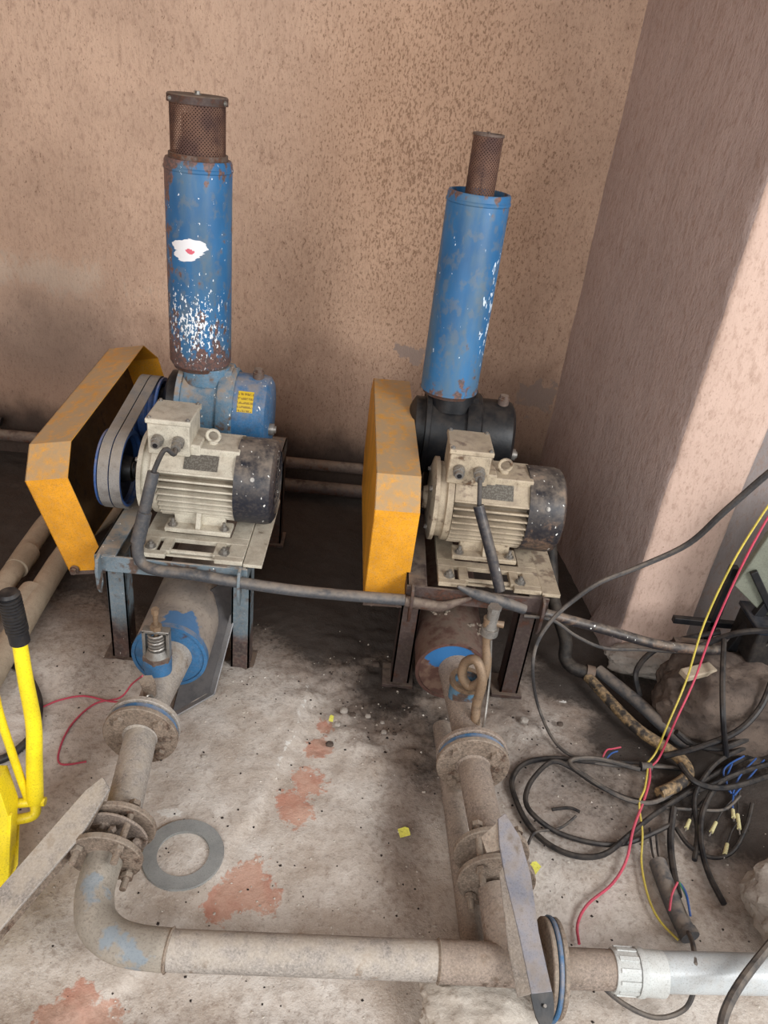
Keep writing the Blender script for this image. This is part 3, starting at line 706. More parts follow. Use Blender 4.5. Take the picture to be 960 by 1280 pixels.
for X_, w1, w2 in ((XA, 'beside the cleaner motor', 'in front of the blue blower'), (XB, 'behind the upright orange guard, on the grimy motor', 'behind the upright orange guard, on the black blower')):
    pulley(X_, 1.9, .562, .108, 'lower blue double-groove pulley ' + w1, 'blue belt pulleys')
    pulley(X_ + .012, 2.2, .612 if X_ < 0 else .585, .104 if X_ < 0 else .075, 'upper blue double-groove pulley ' + w2, 'blue belt pulleys')
    side = 'of the exposed pair by the tilted guard' if X_ < 0 else 'of the pair hidden in the upright guard'
    for s_, nm in ((-1, 'outer'), (1, 'inner')):
        belt(X_ + .006 + s_ * .0155, (1.9, .562), .107, (2.2, .612 if X_ < 0 else .585), .103 if X_ < 0 else .074, .028, '%s grey rubber drive belt %s' % (nm, side), 'grey drive belts')

# ---------------------------------------------------------------- belt guards
def guard(loc, rot, label):
    t = thing('belt_guard', loc, label, 'guard', 'orange sheet steel belt guards'); t.rotation_euler = rot
    w_ = .119
    prof = [(0, 0), (.015, .321), (.099, .392), (.695, .434), (.775, .36), (.775, .1), (.70, .0)]
    prof = [(a if i else .0, b) for i, (a, b) in enumerate(prof)]
    prof[0] = (.047, .012)
    prof = [(.047, .013), (.024, .325), (.101, .393), (.695, .434), (.775, .36), (.79, .12), (.72, .02)]
    def mk(name, mb, mat, bev=0.):
        o = obj(name, mb, mat, None, bev, pos=(0, 0, 0)); o.parent = t; return o
    mk('rim_band', MB().sheet([(0, a, b) for a, b in prof], (w_, 0, 0), .0025), 'orange_paint')
    mk('side_plate', MB().prism([(0, a, b) for a, b in prof], (.0025, 0, 0)), 'orange_paint')
    mk('inner_lining', MB().prism([(.003, a + (.415 - a) * .02, b + (.22 - b) * .02) for a, b in prof], (.0015, 0, 0)), 'guard_inside')
    mk('fixing_flange', MB().box((.0, .047, .0), (w_, .051, .03)), 'rusty_steel')
    for x in (.022, w_ - .022):
        mb = MB().cyl((x, .044, .022), (x, .036, .022), .013, n=16).hexn((x, .036, .022), (0, -1, 0), .010, .008)
        o = mk('bolt', mb, 'rusty_steel')
guard((-.792, 1.752, .252), (.056, -.229, -.069), 'orange belt guard tipped outward, showing its dark inside beside exposed pulleys')
guard((.051, 1.700, .287), (0, 0, .05), 'orange belt guard standing upright and closed beside the grimy motor')

# ---------------------------------------------------------------- discharge silencers (horizontal tanks)
def tank(c, rad, y1, label, m_, capm, ring):
    cx, cy, cz = c; t = thing('discharge_silencer', (cx, (cy + y1) / 2, cz - rad), label, 'silencer', 'horizontal discharge silencers under the stands')
    M = Matrix.Translation(c) @ Matrix.Rotation(-PI / 2, 4, 'X')     # lathe height -> +Y
    L = y1 - cy
    obj('shell', MB().lathe([(rad - .006, 0), (rad, .002), (rad, L), (rad * .8, L + .04), (0, L + .05), ], M, 56), m_, t)
    obj('end_plate', MB().lathe([(0, .004), (rad - .008, .004), (rad - .008, -.004), (.0, -.004)], M, 48), capm, t)
    obj('rim_ring', MB().lathe([(rad - .008, -.008), (rad + .001, -.008), (rad + .001, .01), (rad - .008, .01)], M, 56, True), ring, t)
    obj('inlet_neck', MB().cyl((cx, y1 - .1, cz + rad * .7), (cx, y1 - .1, .415), .05), m_, t)
    return t
TA = V((-.463, 1.615, .155)); TB = V((.313, 1.65, .165))
t = tank(TA, .102, 2.35, 'dusty discharge silencer with bright blue end under the blue stand', 'tank_shell_dusty', 'blue_cap', 'blue_cap')
t = tank(TB, .100, 2.35, 'rust-brown discharge silencer with a blue patch under the dark stand', 'rust_tank', 'tank_end_rusty', 'rust_tank')
tb_ = t
for k in range(9):
    a = random.uniform(.5, 2.3); y = random.uniform(1.70, 2.0); d = V((math.cos(a), 0, math.sin(a))); p = V((TB.x, y, TB.z)) + d * .1
    mb = MB()
    for j in range(5):
        q = p + V((random.gauss(0, .008), random.gauss(0, .008), 0)); mb.lathe([(.0, -.002), (.006, 0), (.003, .004), (0, .005)], Matrix.Translation(q), 7)
    obj('rust_scab', mb, 'dusty_flange', t)

# ---------------------------------------------------------------- pipework
def disc(parent, p, d, r, th, mat, name='flange', hole=0.):
    p = V(p); d = V(d).normalized(); M = Matrix.Translation(p) @ d.to_track_quat('Z', 'Y').to_matrix().to_4x4()
    mb = MB()
    if hole: mb.lathe([(hole, -th / 2), (r - .002, -th / 2), (r, -th / 2 + .002), (r, th / 2 - .002), (r - .002, th / 2), (hole, th / 2)], M, 40, True)
    else: mb.lathe([(0, -th / 2), (r - .002, -th / 2), (r, -th / 2 + .002), (r, th / 2 - .002), (r - .002, th / 2), (0, th / 2)], M, 40)
    return obj(name, mb, mat, parent)
def ring_bolts(parent, p, d, r, n, len_, a0=0., br=.011, only=None, mat='dusty_flange', ext=.005):
    p = V(p); d = V(d).normalized(); u = V((1, 0, 0)) if abs(d.x) < .7 else V((0, 1, 0)); u = (u - d * u.dot(d)).normalized(); w_ = d.cross(u)
    for k in range(n):
        if only and k not in only: continue
        a = a0 + k * 2 * PI / n; q = p + (u * math.cos(a) + w_ * math.sin(a)) * r
        mb = MB().cyl(q - d * ext, q + d * (len_ + .006), br * .55, n=10).hexn(q, -d, br, .010).hexn(q + d * len_, d, br, .011)
        obj('bolt', mb, mat, parent)
PR = .0385
def outlet(tc, neck0, f1, f2, label, mp, blue_gap):
    """neck from the tank end to the first flange pair"""
    t = thing('outlet_pipe', (f1[0], (tc.y + f1[1]) / 2, f1[2] - .04), label, 'pipe', 'outlet pipes leaving the silencer tanks')
    a = V(neck0); b = V(f1)
    mb = MB().tube([a + V((0, .02, 0)), a.lerp(b, .25), a.lerp(b, .6), b + V((0, .03, 0))], lambda s_: .054 - .014 * min(1, s_ * 1.6), 28, 4)
    obj('neck', mb, mp, t)
    d = (V(f2) - b).normalized()
    disc(t, b + V((0, .035, .002)), (0, 1, 0), .089, .014, mp)
    disc(t, b + V((0, .019, .001)), (0, 1, 0), .084, .016, 'blue_cap', 'gasket')
    return t
F1A, F2A, F3A = (-.460, 1.325, .15), (-.43, 1.075, .15), (-.437, 1.0, .15)
F1B, F2B, F3B = (.350, 1.325, .15), (.370, 1.085, .15), (.374, 1.02, .15)
oA = outlet(TA, (-.455, 1.60, .155), F1A, F2A, 'pale outlet pipe with spring relief valve from the blue-ended tank', 'dusty_pipe', True)
oB = outlet(TB, (.330, 1.63, .17), F1B, F2B, 'brown outlet pipe with curled siphon tube from the rusty tank', 'dusty_pipe_dark', True)
def spool(a, b, label, mp, tilt):
    t = thing('flanged_spool', (a[0], (a[1] + b[1]) / 2, a[2] - .09), label, 'pipe', 'short flanged pipe spools')
    obj('pipe', MB().cyl(V(a) + V((0, .012, 0)), V(b), PR, n=32), mp, t)
    disc(t, V(a) + V((0, .004, 0)), (0, 1, 0), .090, .014, 'dusty_flange')
    disc(t, V(b), tilt, .077 if a[0] < 0 else .083, .013, 'dusty_flange')
    obj('weld_bead', MB().lathe([(PR, -.004), (PR + .004, 0), (PR, .005)], Matrix.Translation(V(a) - V((0, .004, 0))) @ RX(90), 28), mp, t)
    ring_bolts(t, V(a) - V((0, .003, 0)), (0, 1, 0), .067, 4, .040, PI / 4, .0125)
    return t
spA = spool(F1A, F2A, 'pale flanged pipe spool below the blue-ended tank, left line', 'dusty_pipe', (0, 1, .05))
spB = spool(F1B, F2B, 'brown flanged pipe spool coming from the rusty tank, right line', 'dusty_pipe_dark', (0, 1, 0))

hd = thing('header_pipe', (0, .85, .08), 'long dusty steel header pipe running along the floor with elbow and tee', 'pipe')
ZP = .138
el = [V((F3A[0], 1.0, .145)), V((-.436, .955, .145)), V((-.431, .918, .142)), V((-.412, .872, .14)), V((-.373, .842, .138)), V((-.325, .830, ZP)), V((-.262, .828, ZP))]
obj('elbow', MB().tube(el, .0375, 32, 6), 'elbow_dusty', hd)
obj('weld_bead', MB().lathe([(.037, -.004), (.0405, 0), (.037, .003)], Matrix.Translation((-.262, .828, ZP)) @ Matrix.Rotation(PI / 2, 4, 'Y') @ RX(4), 32), 'dusty_flange', hd)
obj('straight_pipe', MB().cyl((-.262, .828, ZP), (.245, .848, ZP), .036, n=36), 'dusty_pipe', hd)
obj('tee', MB().cyl((.245, .848, ZP), (.45, .852, ZP), .038, n=36).tube([(.374, 1.0, .145), (.376, .95, .142), (.378, .9, ZP), (.379, .852, ZP)], .039, 32, 3), 'dusty_pipe_dark', hd)
obj('weld_bead', MB().lathe([(.036, -.004), (.0405, 0), (.036, .004)], Matrix.Translation((.245, .848, ZP)) @ Matrix.Rotation(PI / 2, 4, 'Y'), 32), 'dusty_flange', hd)
disc(hd, F3A, (.0, 1, .08), .077, .014, 'dusty_flange')
ring_bolts(hd, V(F3A) - V((0, .012, 0)), (0, 1, 0), .059, 4, .10, PI / 4 - .15, .013, ext=.034)
disc(hd, F3B, (0, 1, 0), .083, .014, 'dusty_flange')
ring_bolts(hd, V(F3B) - V((0, .012, 0)), (0, 1, 0), .064, 4, .10, PI / 4 + .1, .013, ext=.034)
disc(hd, (.452, .852, ZP), (1, 0, 0), .088, .010, 'dusty_flange')
disc(hd, (.462, .852, ZP), (1, 0, 0), .091, .008, 'blue_paint', 'gasket')
# crushed packing between the left flanges
mb = MB()
for k in range(26):
    a = random.uniform(0, 2 * PI); r = random.uniform(.03, .06); p = V((F2A[0] + .0 + r * math.cos(a), random.uniform(1.02, 1.06), .15 + r * math.sin(a)))
    mb.lathe([(0, -.008), (.010, -.003), (.008, .006), (0, .009)], Matrix.Translation(p) @ Euler((random.random() * 3, random.random() * 3, 0)).to_matrix().to_4x4(), 6)
obj('packing_debris', mb, 'dusty_pipe_dark', hd, kind='stuff')
disc(hd, (F3A[0] + .004, 1.055, .152), (.1, 1, .1), .07, .006, 'dusty_pipe_dark', 'crushed_gasket')
# stub and PVC
st = thing('stub_pipe', (.52, .855, .08), 'short brown steel stub pipe between flange and white plastic union', 'pipe')
disc(st, (.473, .853, ZP), (1, 0, 0), .087, .010, 'dusty_flange')
obj('pipe', MB().cyl((.478, .853, ZP), (.60, .858, ZP), .0365, .0355, 32).lathe([(.036, -.01), (.046, 0), (.036, .012)], Matrix.Translation((.482, .853, ZP)) @ Matrix.Rotation(PI / 2, 4, 'Y'), 32), 'dusty_pipe_dark', st)
un = thing('pipe_union', (.63, .861, .075), 'white plastic ribbed union joining steel stub to grey plastic pipe', 'fitting')
M = Matrix.Translation((.585, .857, ZP)) @ Matrix.Rotation(PI / 2 , 4, 'Y')
obj('collar', MB().lathe([(.036, .0), (.039, .0), (.041, .004), (.041, .045), (.036, .045)], M, 16, True), 'pvc_white', un)
mb = MB()
for k in range(12):
    a = k * PI / 6; mb.box((-.004, .039, .006), (.004, .0428, .044), M @ Matrix.Rotation(a, 4, 'Z'))
obj('grip_rib', mb, 'pvc_white', un, kind='stuff')
obj('shoulder', MB().lathe([(.036, .046), (.0435, .046), (.0445, .050), (.0445, .058), (.0415, .060), (.0415, .100), (.036, .102)], M, 40, True), 'pvc_white', un)
pv = obj('plastic_pipe', MB().cyl((.683, .861, ZP), (1.9, .93, ZP), .037, n=36), 'pvc_grey')
tag(pv, 'smooth grey-white plastic pipe running off beside the loose cables', 'pipe')
# lower pipe running beneath the right line
lp = tag(obj('drain_pipe', MB().tube([(.302, 1.56, .035), (.318, 1.31, .035), (.33, 1.1, .034), (.342, .90, .033)], .0265, 20, 4), 'dusty_pipe_dark'), 'thin dusty pipe lying on the floor under the right line', 'pipe')

# relief valve on the left neck
rv = thing('relief_valve', (-.468, 1.515, .185), 'spring relief valve with threaded top on the pale outlet pipe', 'valve')
def vcyl(p, h0, h1, r0, r1=None, n=24): return MB().cyl(V(p) + V((0, 0, h0)), V(p) + V((0, 0, h1)), r0, r1, n)
p = V((-.466, 1.513, .17))
obj('valve_body', vcyl(p, 0, .066, .034, .036), 'blue_cap', rv)
obj('body_nut', vcyl(p, .064, .078, .038, None, 6), 'rusty_steel', rv)
obj('bonnet', vcyl(p, .077, .096, .032, .024), 'galvanised', rv)
sp = []
for k in range(60):
    a = k * 2 * PI / 12; sp.append(p + V((.020 * math.cos(a), .020 * math.sin(a), .094 + k * .00085)))
obj('spring', MB().tube(sp, .0036, 6, 0), 'galvanised', rv)
for s_ in (-1, 1):
    obj('yoke_arm', MB().box(p + V((s_ * .030 - .004, -.012, .07)), p + V((s_ * .030 + .004, .012, .155))), 'galvanised', rv, bevel=.002)
obj('yoke_bridge', MB().box(p + V((-.034, -.012, .148)), p + V((.034, .012, .157))), 'galvanised', rv, bevel=.002)
obj('adjusting_screw', vcyl(p, .09, .215, .0065, None, 12), 'brass_pipe', rv)
obj('lock_nut', vcyl(p, .157, .169, .015, None, 6), 'brass_pipe', rv)
obj('screw_head', vcyl(p, .205, .220, .010, None, 6), 'brass_pipe', rv)
# small capped nipple with wire clip
nv = thing('test_nipple', (-.463, 1.425, .185), 'small hex-capped nipple with wire clip on the pale outlet pipe', 'valve')
p = V((-.463, 1.425, .183))
obj('nipple', vcyl(p, 0, .035, .016), 'dusty_flange', nv)
obj('hex_cap', MB().hexn(p + V((-.002, 0, .034)), (-.1, -.2, 1), .019, .022), 'dusty_flange', nv)
obj('wire_clip', MB().tube([p + V((.012, -.02, .0)), p + V((.016, -.03, .03)), p + V((.008, -.045, .045)), p + V((-.004, -.055, .02)), p + V((.0, -.07, -.02)), p + V((.002, -.085, -.05))], .003, 6), 'galvanised', nv)
# siphon tube on the right neck
sg = thing('siphon_tube', (.352, 1.48, .19), 'brass siphon tube curling up to an open gauge fitting on the brown pipe', 'tube')
base = V((.350, 1.425, .175)); loop = []
lp_ = [atz(594, 905, .185), aty(596, 880, 1.45), aty(603, 850, 1.46), aty(596, 826, 1.48), aty(582, 828, 1.50), aty(578, 845, 1.50), aty(588, 858, 1.49), aty(602, 850, 1.475), aty(608, 832, 1.48), aty(609, 800, 1.50), aty(611, 772, 1.50)]
obj('curled_tube', MB().tube(lp_, .0125, 14, 6), 'brass_pipe', sg)
q = aty(611, 792, 1.5); up = V((0.01, 0, 1)).normalized()
obj('gauge_cock', MB().cyl(q, q + up * .02, .022, .022, 20).cyl(q + up * .02, q + up * .05, .017, .014, 16).cyl(q + up * .05, q + up * .075, .015, .015, 16).hexn(q + up * .072, up, .017, .012), 'galvanised', sg)
obj('cock_lever', MB().cyl(q + up * .035, q + up * .035 + V((.03, -.005, 0)), .007, .009, 12), 'brass_pipe', sg)
bo = thing('pipe_boss', (.325, 1.52, .2), 'blue-lined open pipe boss on the brown outlet pipe', 'fitting')
c0 = V((.338, 1.53, .17))
obj('boss_wall', MB().lathe([(.040, 0), (.043, 0), (.043, .07), (.034, .07), (.034, .02)], Matrix.Translation(c0), 28), 'blue_faded', bo)
obj('boss_rim', MB().lathe([(.034, .062), (.047, .062), (.047, .074), (.034, .074)], Matrix.Translation(c0), 28, True), 'brass_pipe', bo)
tag(obj('hanging_chain', MB().tube([aty(614, 800, 1.49), aty(612, 850, 1.47), aty(606, 900, 1.42), aty(601, 912, 1.38)], .0028, 6, 4), 'galvanised'), 'thin wire hanging from the gauge fitting to the right flange', 'wire')

# ---------------------------------------------------------------- loose steel
def bar_angle(name, a, b, w_, roll, label, mat, th=.004, tip=None):
    a, b = V(a), V(b); d = (b - a); L = d.length
    M = Matrix.Translation(a) @ d.to_track_quat('Y', 'Z').to_matrix().to_4x4() @ Matrix.Rotation(math.radians(roll), 4, 'Y')
    t = thing(name, (a + b) / 2, label, 'steel bar')
    return t, M, L
# left angle bar leaning from flange to the floor
a = atz(134, 984, .245); b = atz(-150, 1310, .03)
t = thing('angle_bar', (a + b) / 2, 'dusty steel angle bar leaning on the left flange and running out of view', 'steel bar')
L = (b - a).length; M = Matrix.Translation(a) @ (b - a).to_track_quat('Y', 'Z').to_matrix().to_4x4()
obj('top_web', MB().prism([(-.010, .0, .0), (.022, -.01, .0), (.032, .03, .0), (.030, L, 0), (-.032, L, 0), (-.032, .10, 0)], (0, 0, .006), M), 'dusty_pipe', t, bevel=.001)
obj('side_web', MB().prism([(-.010, .0, .0), (-.032, .10, 0), (-.032, L, 0), (-.032, L, -.022), (-.032, .12, -.022)], (.005, 0, 0), M), 'dusty_flange', t, bevel=.001)
# right leaning folded plate
a = atz(630, 1030, .30); b = atz(674, 1242, .20)
t = thing('folded_steel_bar', (a + b) / 2, 'grey folded steel bar with dark rounded tip leaning across the right pipe flanges', 'steel bar')
L = (b - a).length; M = Matrix.Translation(a) @ (b - a).to_track_quat('Y', 'Z').to_matrix().to_4x4()
sg_ = -1 if (M.to_3x3() @ V((1, 0, 0))).x < 0 else 1
def bx(x): return sg_ * x
obj('main_face', MB().prism([(bx(-.012), -.01, 0), (bx(.006), -.02, 0), (bx(.026), .03, 0), (bx(.031), .10, 0), (bx(.022), .2, 0), (bx(.023), L, 0), (bx(-.016), L, 0), (bx(-.017), .2, 0), (bx(-.022), .1, 0), (bx(-.02), .04, 0)], (0, 0, .006), M), 'plate_steel', t, bevel=.001)
obj('folded_edge', MB().prism([(bx(-.022), .08, 0), (bx(-.017), .2, 0), (bx(-.016), L, 0), (bx(-.034), L, -.025), (bx(-.034), .22, -.025), (bx(-.028), .09, -.01)], (0, 0, .004), M), 'dusty_pipe', t, bevel=.001)
obj('pointed_ear', MB().prism([(bx(-.012), -.005, -.002), (bx(-.02), .05, -.002), (bx(-.045), .05, -.012), (bx(-.05), .02, -.012)], (0, 0, .004), M), 'dusty_flange', t)
tipo = obj('rounded_tip', MB().prism([(bx(-.017), L, 0)] + [(bx(.0035 - .0205 * math.cos(k * PI / 10)), L + .052 * math.sin(k * PI / 10) ** .8, -.014 * math.sin(k * PI / 10)) for k in range(1, 10)] + [(bx(.024), L, 0)], (0, 0, .005), M), 'black_oily', t, label='dark rounded end with a small hole')
obj('rivet', MB().cyl(M @ V((bx(.004), L + .02, .0)), M @ V((bx(.004), L + .02, .0065)), .003), 'galvanised', tipo)
# dark slab leaning under the left stand
pts = [atz(215, 893, .003), atz(263, 866, .003), aty(289, 768, 1.78), aty(286, 742, 1.86), aty(262, 745, 1.90)]
n_ = (pts[1] - pts[0]).cross(pts[2] - pts[1]).normalized()
if n_.x > 0: n_ = -n_
t = thing('dark_slab', (pts[0] + pts[1]) / 2, 'dark slate-coloured board leaning beside the blue-ended tank', 'board')
A0 = pts[0]; A1 = pts[1]; up_ = (pts[2] - pts[1])
far = pts[2] + V((0, .12, .07))
poly = [A0, A1, pts[2], far, A0 + (far - A1) * .98 + V((-.0, 0.0, -.02))]
obj('board_face', MB().prism(poly, n_ * .004), 'slate', t)
obj('board_edge', MB().prism([A0, A1, A1 + n_ * -.022, A0 + n_ * -.022], (A1 - A0).cross(n_).normalized() * .0001 + V((0, 0, .0)), None).prism([A1, pts[2], pts[2] - n_ * .022, A1 - n_ * .022], (A0 - A1).normalized() * .004).prism([A0, A1, A1 - n_ * .022, A0 - n_ * .022], (pts[2] - A1).normalized() * .004), 'slate_edge', t)
# gasket ring
c = atz(229, 1068, .012)
tag(obj('gasket_ring', MB().lathe([(.058, .0), (.09, .0), (.0915, .004), (.09, .009), (.058, .009)], Matrix.Translation((c.x, c.y, .008)), 14 * 3, True), 'gasket_rubber'), 'flat grey rubber gasket ring lying on the bare floor', 'gasket')
# lid-like small disc near rock
c = atz(650, 1258, .02); tag(obj('round_plug', MB().cyl((c.x, c.y, .0), (c.x, c.y, .028), .018, n=20), 'dusty_pipe_dark'), 'small round rusty plug on the floor beside the pale rock', 'plug')
for k, (px, py, nm) in enumerate(((505, 1041, 'lying alone on open floor between the pipes'), (668, 1085, 'beside the right flanges'), (414, 899, 'on dark rubble near the exposed red patch'), (660, 1098, 'just below its twin beside the right flanges'))):
    c = atz(px, py, .012); M = Matrix.Translation((c.x, c.y, .014)) @ Euler((.15, -.1, .6 * k + .3)).to_matrix().to_4x4(); s_ = (.013, .011) if k < 2 else (.010, .006)
    tag(obj('paper_tag', MB().prism([(-s_[0], -s_[1], 0), (s_[0], -s_[1], 0), (s_[0], s_[1] * .5, .003), (s_[0] * .4, s_[1], .002), (-s_[0], s_[1], 0)], (0, 0, .0015), M), 'yellow_tag'), 'small yellow scrap ' + nm, 'scrap', 'yellow scraps on the floor')

# ---------------------------------------------------------------- old pipes on the left and along the wall
def opipe(pts, r, label, mat='old_pvc', grp=None, coll=()):
    t = thing('old_pipe', V(pts[0]), label, 'pipe', grp)
    obj('pipe', MB().tube(pts, r, 20, 4), mat, t)
    for q, d in coll:
        q, d = V(q), V(d).normalized(); obj('socket', MB().cyl(q - d * .05, q + d * .05, r + .006, r + .004, 24), mat, t)
    return t
z_ = .06
opipe([(-.93, 2.93, z_), (-1.0, 2.6, z_), atz(70, 640, z_), atz(0, 738, z_), atz(-60, 815, z_)], .033, 'pale outer pipe running down behind the tipped guard, nearest the left', grp='pale pipes behind the tipped guard', coll=((atz(28, 700, z_), atz(28, 700, z_) - atz(70, 640, z_)),))
opipe([(-.84, 2.93, z_), (-.90, 2.5, z_), atz(90, 680, z_), atz(12, 805, z_), atz(-30, 880, z_)], .036, 'pale inner pipe running down behind the tipped guard, beside the black grip', grp='pale pipes behind the tipped guard', coll=((atz(32, 752, z_), atz(32, 752, z_) - atz(90, 680, z_)),))
opipe([(-2.2, 2.90, .11), (-.9, 2.90, .12), (.75, 2.91, .13)], .024, 'upper pipe along the foot of the back wall', 'rusty_steel', grp='pipes along the back wall')
opipe([(-1.0, 2.84, .05), (-.3, 2.84, .05), (.70, 2.86, .05)], .028, 'lower pipe along the foot of the back wall', 'rusty_dark', grp='pipes along the back wall')
tag(obj('wall_hose', MB().tube([(-1.75, 2.9, .14), (-1.6, 2.92, .17), (-1.5, 2.93, .16)], .02, 12, 4), 'black_rubber'), 'black hose end by the back wall at far left', 'hose')

# ---------------------------------------------------------------- pipes in the right corner
cp = thing('corner_pipe', (.75, 1.95, .0), 'black sooty pipe dropping behind the rusty stand then crossing to the cables', 'pipe')
vp = [(.70, 2.28, .40), (.70, 2.20, .2), (.695, 2.0, .08), (.70, 1.90, .045), (.73, 1.85, .045), (.775, 1.82, .045)]
vp = [aty(686, 650, 2.15), aty(689, 700, 2.10), aty(692, 750, 2.02), (.70, 1.91, .11), (.705, 1.88, .06), (.73, 1.85, .045), (.785, 1.835, .04)]
obj('drop_pipe', MB().tube(vp, .021, 16, 5), 'soot', cp)
obj('elbow', MB().cyl((.765, 1.838, .042), (.79, 1.834, .040), .026, n=20), 'rusty_dark', cp)
p1 = [atz(735, 846, .040), atz(790, 905, .035), atz(828, 932, .035), atz(852, 950, .035), atz(860, 968, .034), atz(845, 982, .033), atz(824, 992, .032)]
tag(obj('bent_conduit', MB().tube(p1, .0165, 16, 5), 'sooty_crust'), 'dusty bent conduit on the floor ending beside the cable knot', 'conduit')
p2 = [atz(748, 838, .05), atz(795, 876, .05), atz(830, 908, .05), atz(862, 934, .045)]
tag(obj('straight_conduit', MB().tube(p2, .019, 16, 3), 'dark_conduit'), 'dark straight conduit lying against the boulder', 'conduit')
p3 = [aty(655, 760, 1.70), aty(700, 772, 1.70), aty(760, 788, 1.70), aty(815, 804, 1.70), aty(868, 812, 1.72), aty(900, 812, 1.75)]
tag(obj('sooty_conduit', MB().tube(p3, .0145, 16, 4), 'black_cover_rusty'), 'soot-black conduit crossing in front of the pillar base', 'conduit')
# conduit carried by the stands
t = thing('motor_conduit', (-.3, 1.69, .36), 'grey plastic conduit bending down from the cleaner motor and running to the rusty stand', 'conduit')
gA = MA + V((-.058, -.112, .129))
c1 = [aty(192, 590, 1.74), aty(186, 615, 1.725), aty(177, 655, 1.705), aty(172, 685, 1.69), aty(178, 704, 1.683), aty(198, 713, 1.665), aty(240, 718, 1.665), aty(287, 726, 1.665), aty(360, 737, 1.665), aty(430, 744, 1.665), aty(506, 750, 1.665)]
obj('conduit', MB().tube(c1, .0155, 18, 5), 'dark_conduit', t)
obj('coupling', MB().cyl(aty(181, 640, 1.71), aty(172, 678, 1.69), .0185, n=20), 'dark_conduit', t)
obj('cable', MB().tube([gA, gA + V((.0, -.02, -.006)), aty(206, 562, 1.755), aty(194, 585, 1.745), aty(191, 596, 1.735)], .0065, 10, 5), 'cable_grey', t)
t = thing('motor_conduit', (.4, 1.69, .5), 'broken black conduit hanging straight down in front of the grimy motor', 'conduit')
gB = MBp + V((-.058, -.112, .129))
obj('cable', MB().tube([gB, gB + V((0, -.015, -.008)), aty(600, 600, 1.76), aty(599, 635, 1.74)], .006, 10, 5), 'cable_grey', t)
obj('conduit', MB().tube([aty(598, 632, 1.74), aty(612, 685, 1.70), aty(625, 738, 1.67)], .0145, 16, 4), 'black_cover', t)
t = thing('torn_conduit', (.33, 1.68, .36), 'split grey conduit with torn pointed end lashed across the rusty stand', 'conduit')
obj('left_piece', MB().tube([aty(506, 751, 1.665), aty(535, 756, 1.665), aty(552, 758, 1.665), aty(574, 752, 1.675), aty(590, 747, 1.67)], lambda s_: .0155 * (1 - .75 * max(0, s_ - .45) / .55), 14, 4), 'rusty_steel', t)
obj('right_piece', MB().tube([aty(572, 733, 1.665), aty(590, 741, 1.67), aty(620, 750, 1.67), aty(655, 761, 1.685)], lambda s_: .004 + .0115 * min(1, s_ * 2.2), 14, 5), 'dark_conduit', t)

# ---------------------------------------------------------------- clutter in the right corner
def rock(name, c, r, mat, label, seed, cat='rock', cut=None):
    mb = MB(); bmesh.ops.create_icosphere(mb.b, subdivisions=5, radius=1)
    for v in mb.b.verts:
        d = v.co.normalized(); q = V((d.x, d.y, d.z))
        # blocky: superellipsoid-like with fractures
        k = (abs(d.x) ** 3 + abs(d.y) ** 3 + abs(d.z) ** 3) ** (-1 / 3)
        h = k * (1 + .13 * noise.fractal(d * 1.6 + V((seed, 0, 0)), 1, 2, 3) + .05 * noise.fractal(d * 6 + V((0, seed, 0)), 1, 2, 4))
        v.co = V((d.x * r[0] * h, d.y * r[1] * h, max(-.95, d.z * h) * r[2])) + V(c)
    return tag(obj(name, mb, mat, pos=(c[0], c[1], c[2] - r[2])), label, cat)
rock('rock', (.345, .80, .045), (.125, .07, .05), 'stone_pale', 'pale rough rock propping the header pipe by the tee', 3.)
rock('rock', (1.16, 1.05, .09), (.18, .13, .10), 'stone_grey', 'large grey rock at the right edge beyond the plastic pipe', 8.)
rock('boulder', (1.13, 1.70, .10), (.185, .13, .135), 'stone_brown', 'rounded brown boulder below the black frame by the pillar', 5.)
rock('boulder', (1.42, 1.62, .09), (.17, .13, .14), 'stone_brown', 'second brown boulder right of the first at the photo edge', 11.)
rock('stone_block', (.98, 1.93, .035), (.12, .06, .04), 'stone_grey', 'low pale stone slab at the foot of the pillar', 14.)
# frame with panel and black box
fr = thing('metal_frame', (1.25, 1.83, 0), 'black steel equipment frame with leaning leg at the right edge', 'frame')
obj('cross_rail', MB().box((.985, 1.80, .185), (1.55, 1.825, .225)), 'rusty_dark', fr, bevel=.002)
obj('top_rail', MB().box((.99, 1.86, .245), (1.5, 1.88, .265)), 'black_oily', fr, bevel=.002)
obj('leaning_leg', MB().box((-.014, -.012, 0), (.014, .012, .42), Matrix.Translation((1.10, 1.80, .02)) @ Matrix.Rotation(math.radians(15), 4, 'Y')), 'black_oily', fr, bevel=.002)
obj('upright', MB().box((1.10, 1.86, .0), (1.125, 1.885, .46)), 'black_oily', fr, bevel=.002)
obj('upright', MB().box((1.46, 1.80, .0), (1.485, 1.825, .6)), 'black_oily', fr, bevel=.002)
obj('brace', MB().box((-.010, -.006, 0), (.010, .006, .32), Matrix.Translation((1.12, 1.79, .50)) @ Matrix.Rotation(math.radians(142), 4, 'Y')), 'black_oily', fr, bevel=.002)
bp = tag(obj('equipment_panel', MB().prism([(1.09, 1.80, .44), (1.22, 1.80, .34), (1.55, 1.80, .34), (1.55, 1.80, .72), (1.15, 1.80, .72)], (0, .02, 0)), 'board_green', bevel=.003), 'dull grey-green cabinet panel at the right edge behind the coloured wires', 'panel')
bxk = thing('battery_box', (1.27, 1.80, .225), 'dark blue-black box on the black frame at the right edge', 'box')
obj('case', MB().box((1.165, 1.72, .2265), (1.45, 1.86, .345)), 'soot', bxk, bevel=.008)
obj('lid_rim', MB().box((1.16, 1.715, .338), (1.455, 1.865, .352)), 'box_black', bxk, bevel=.004)
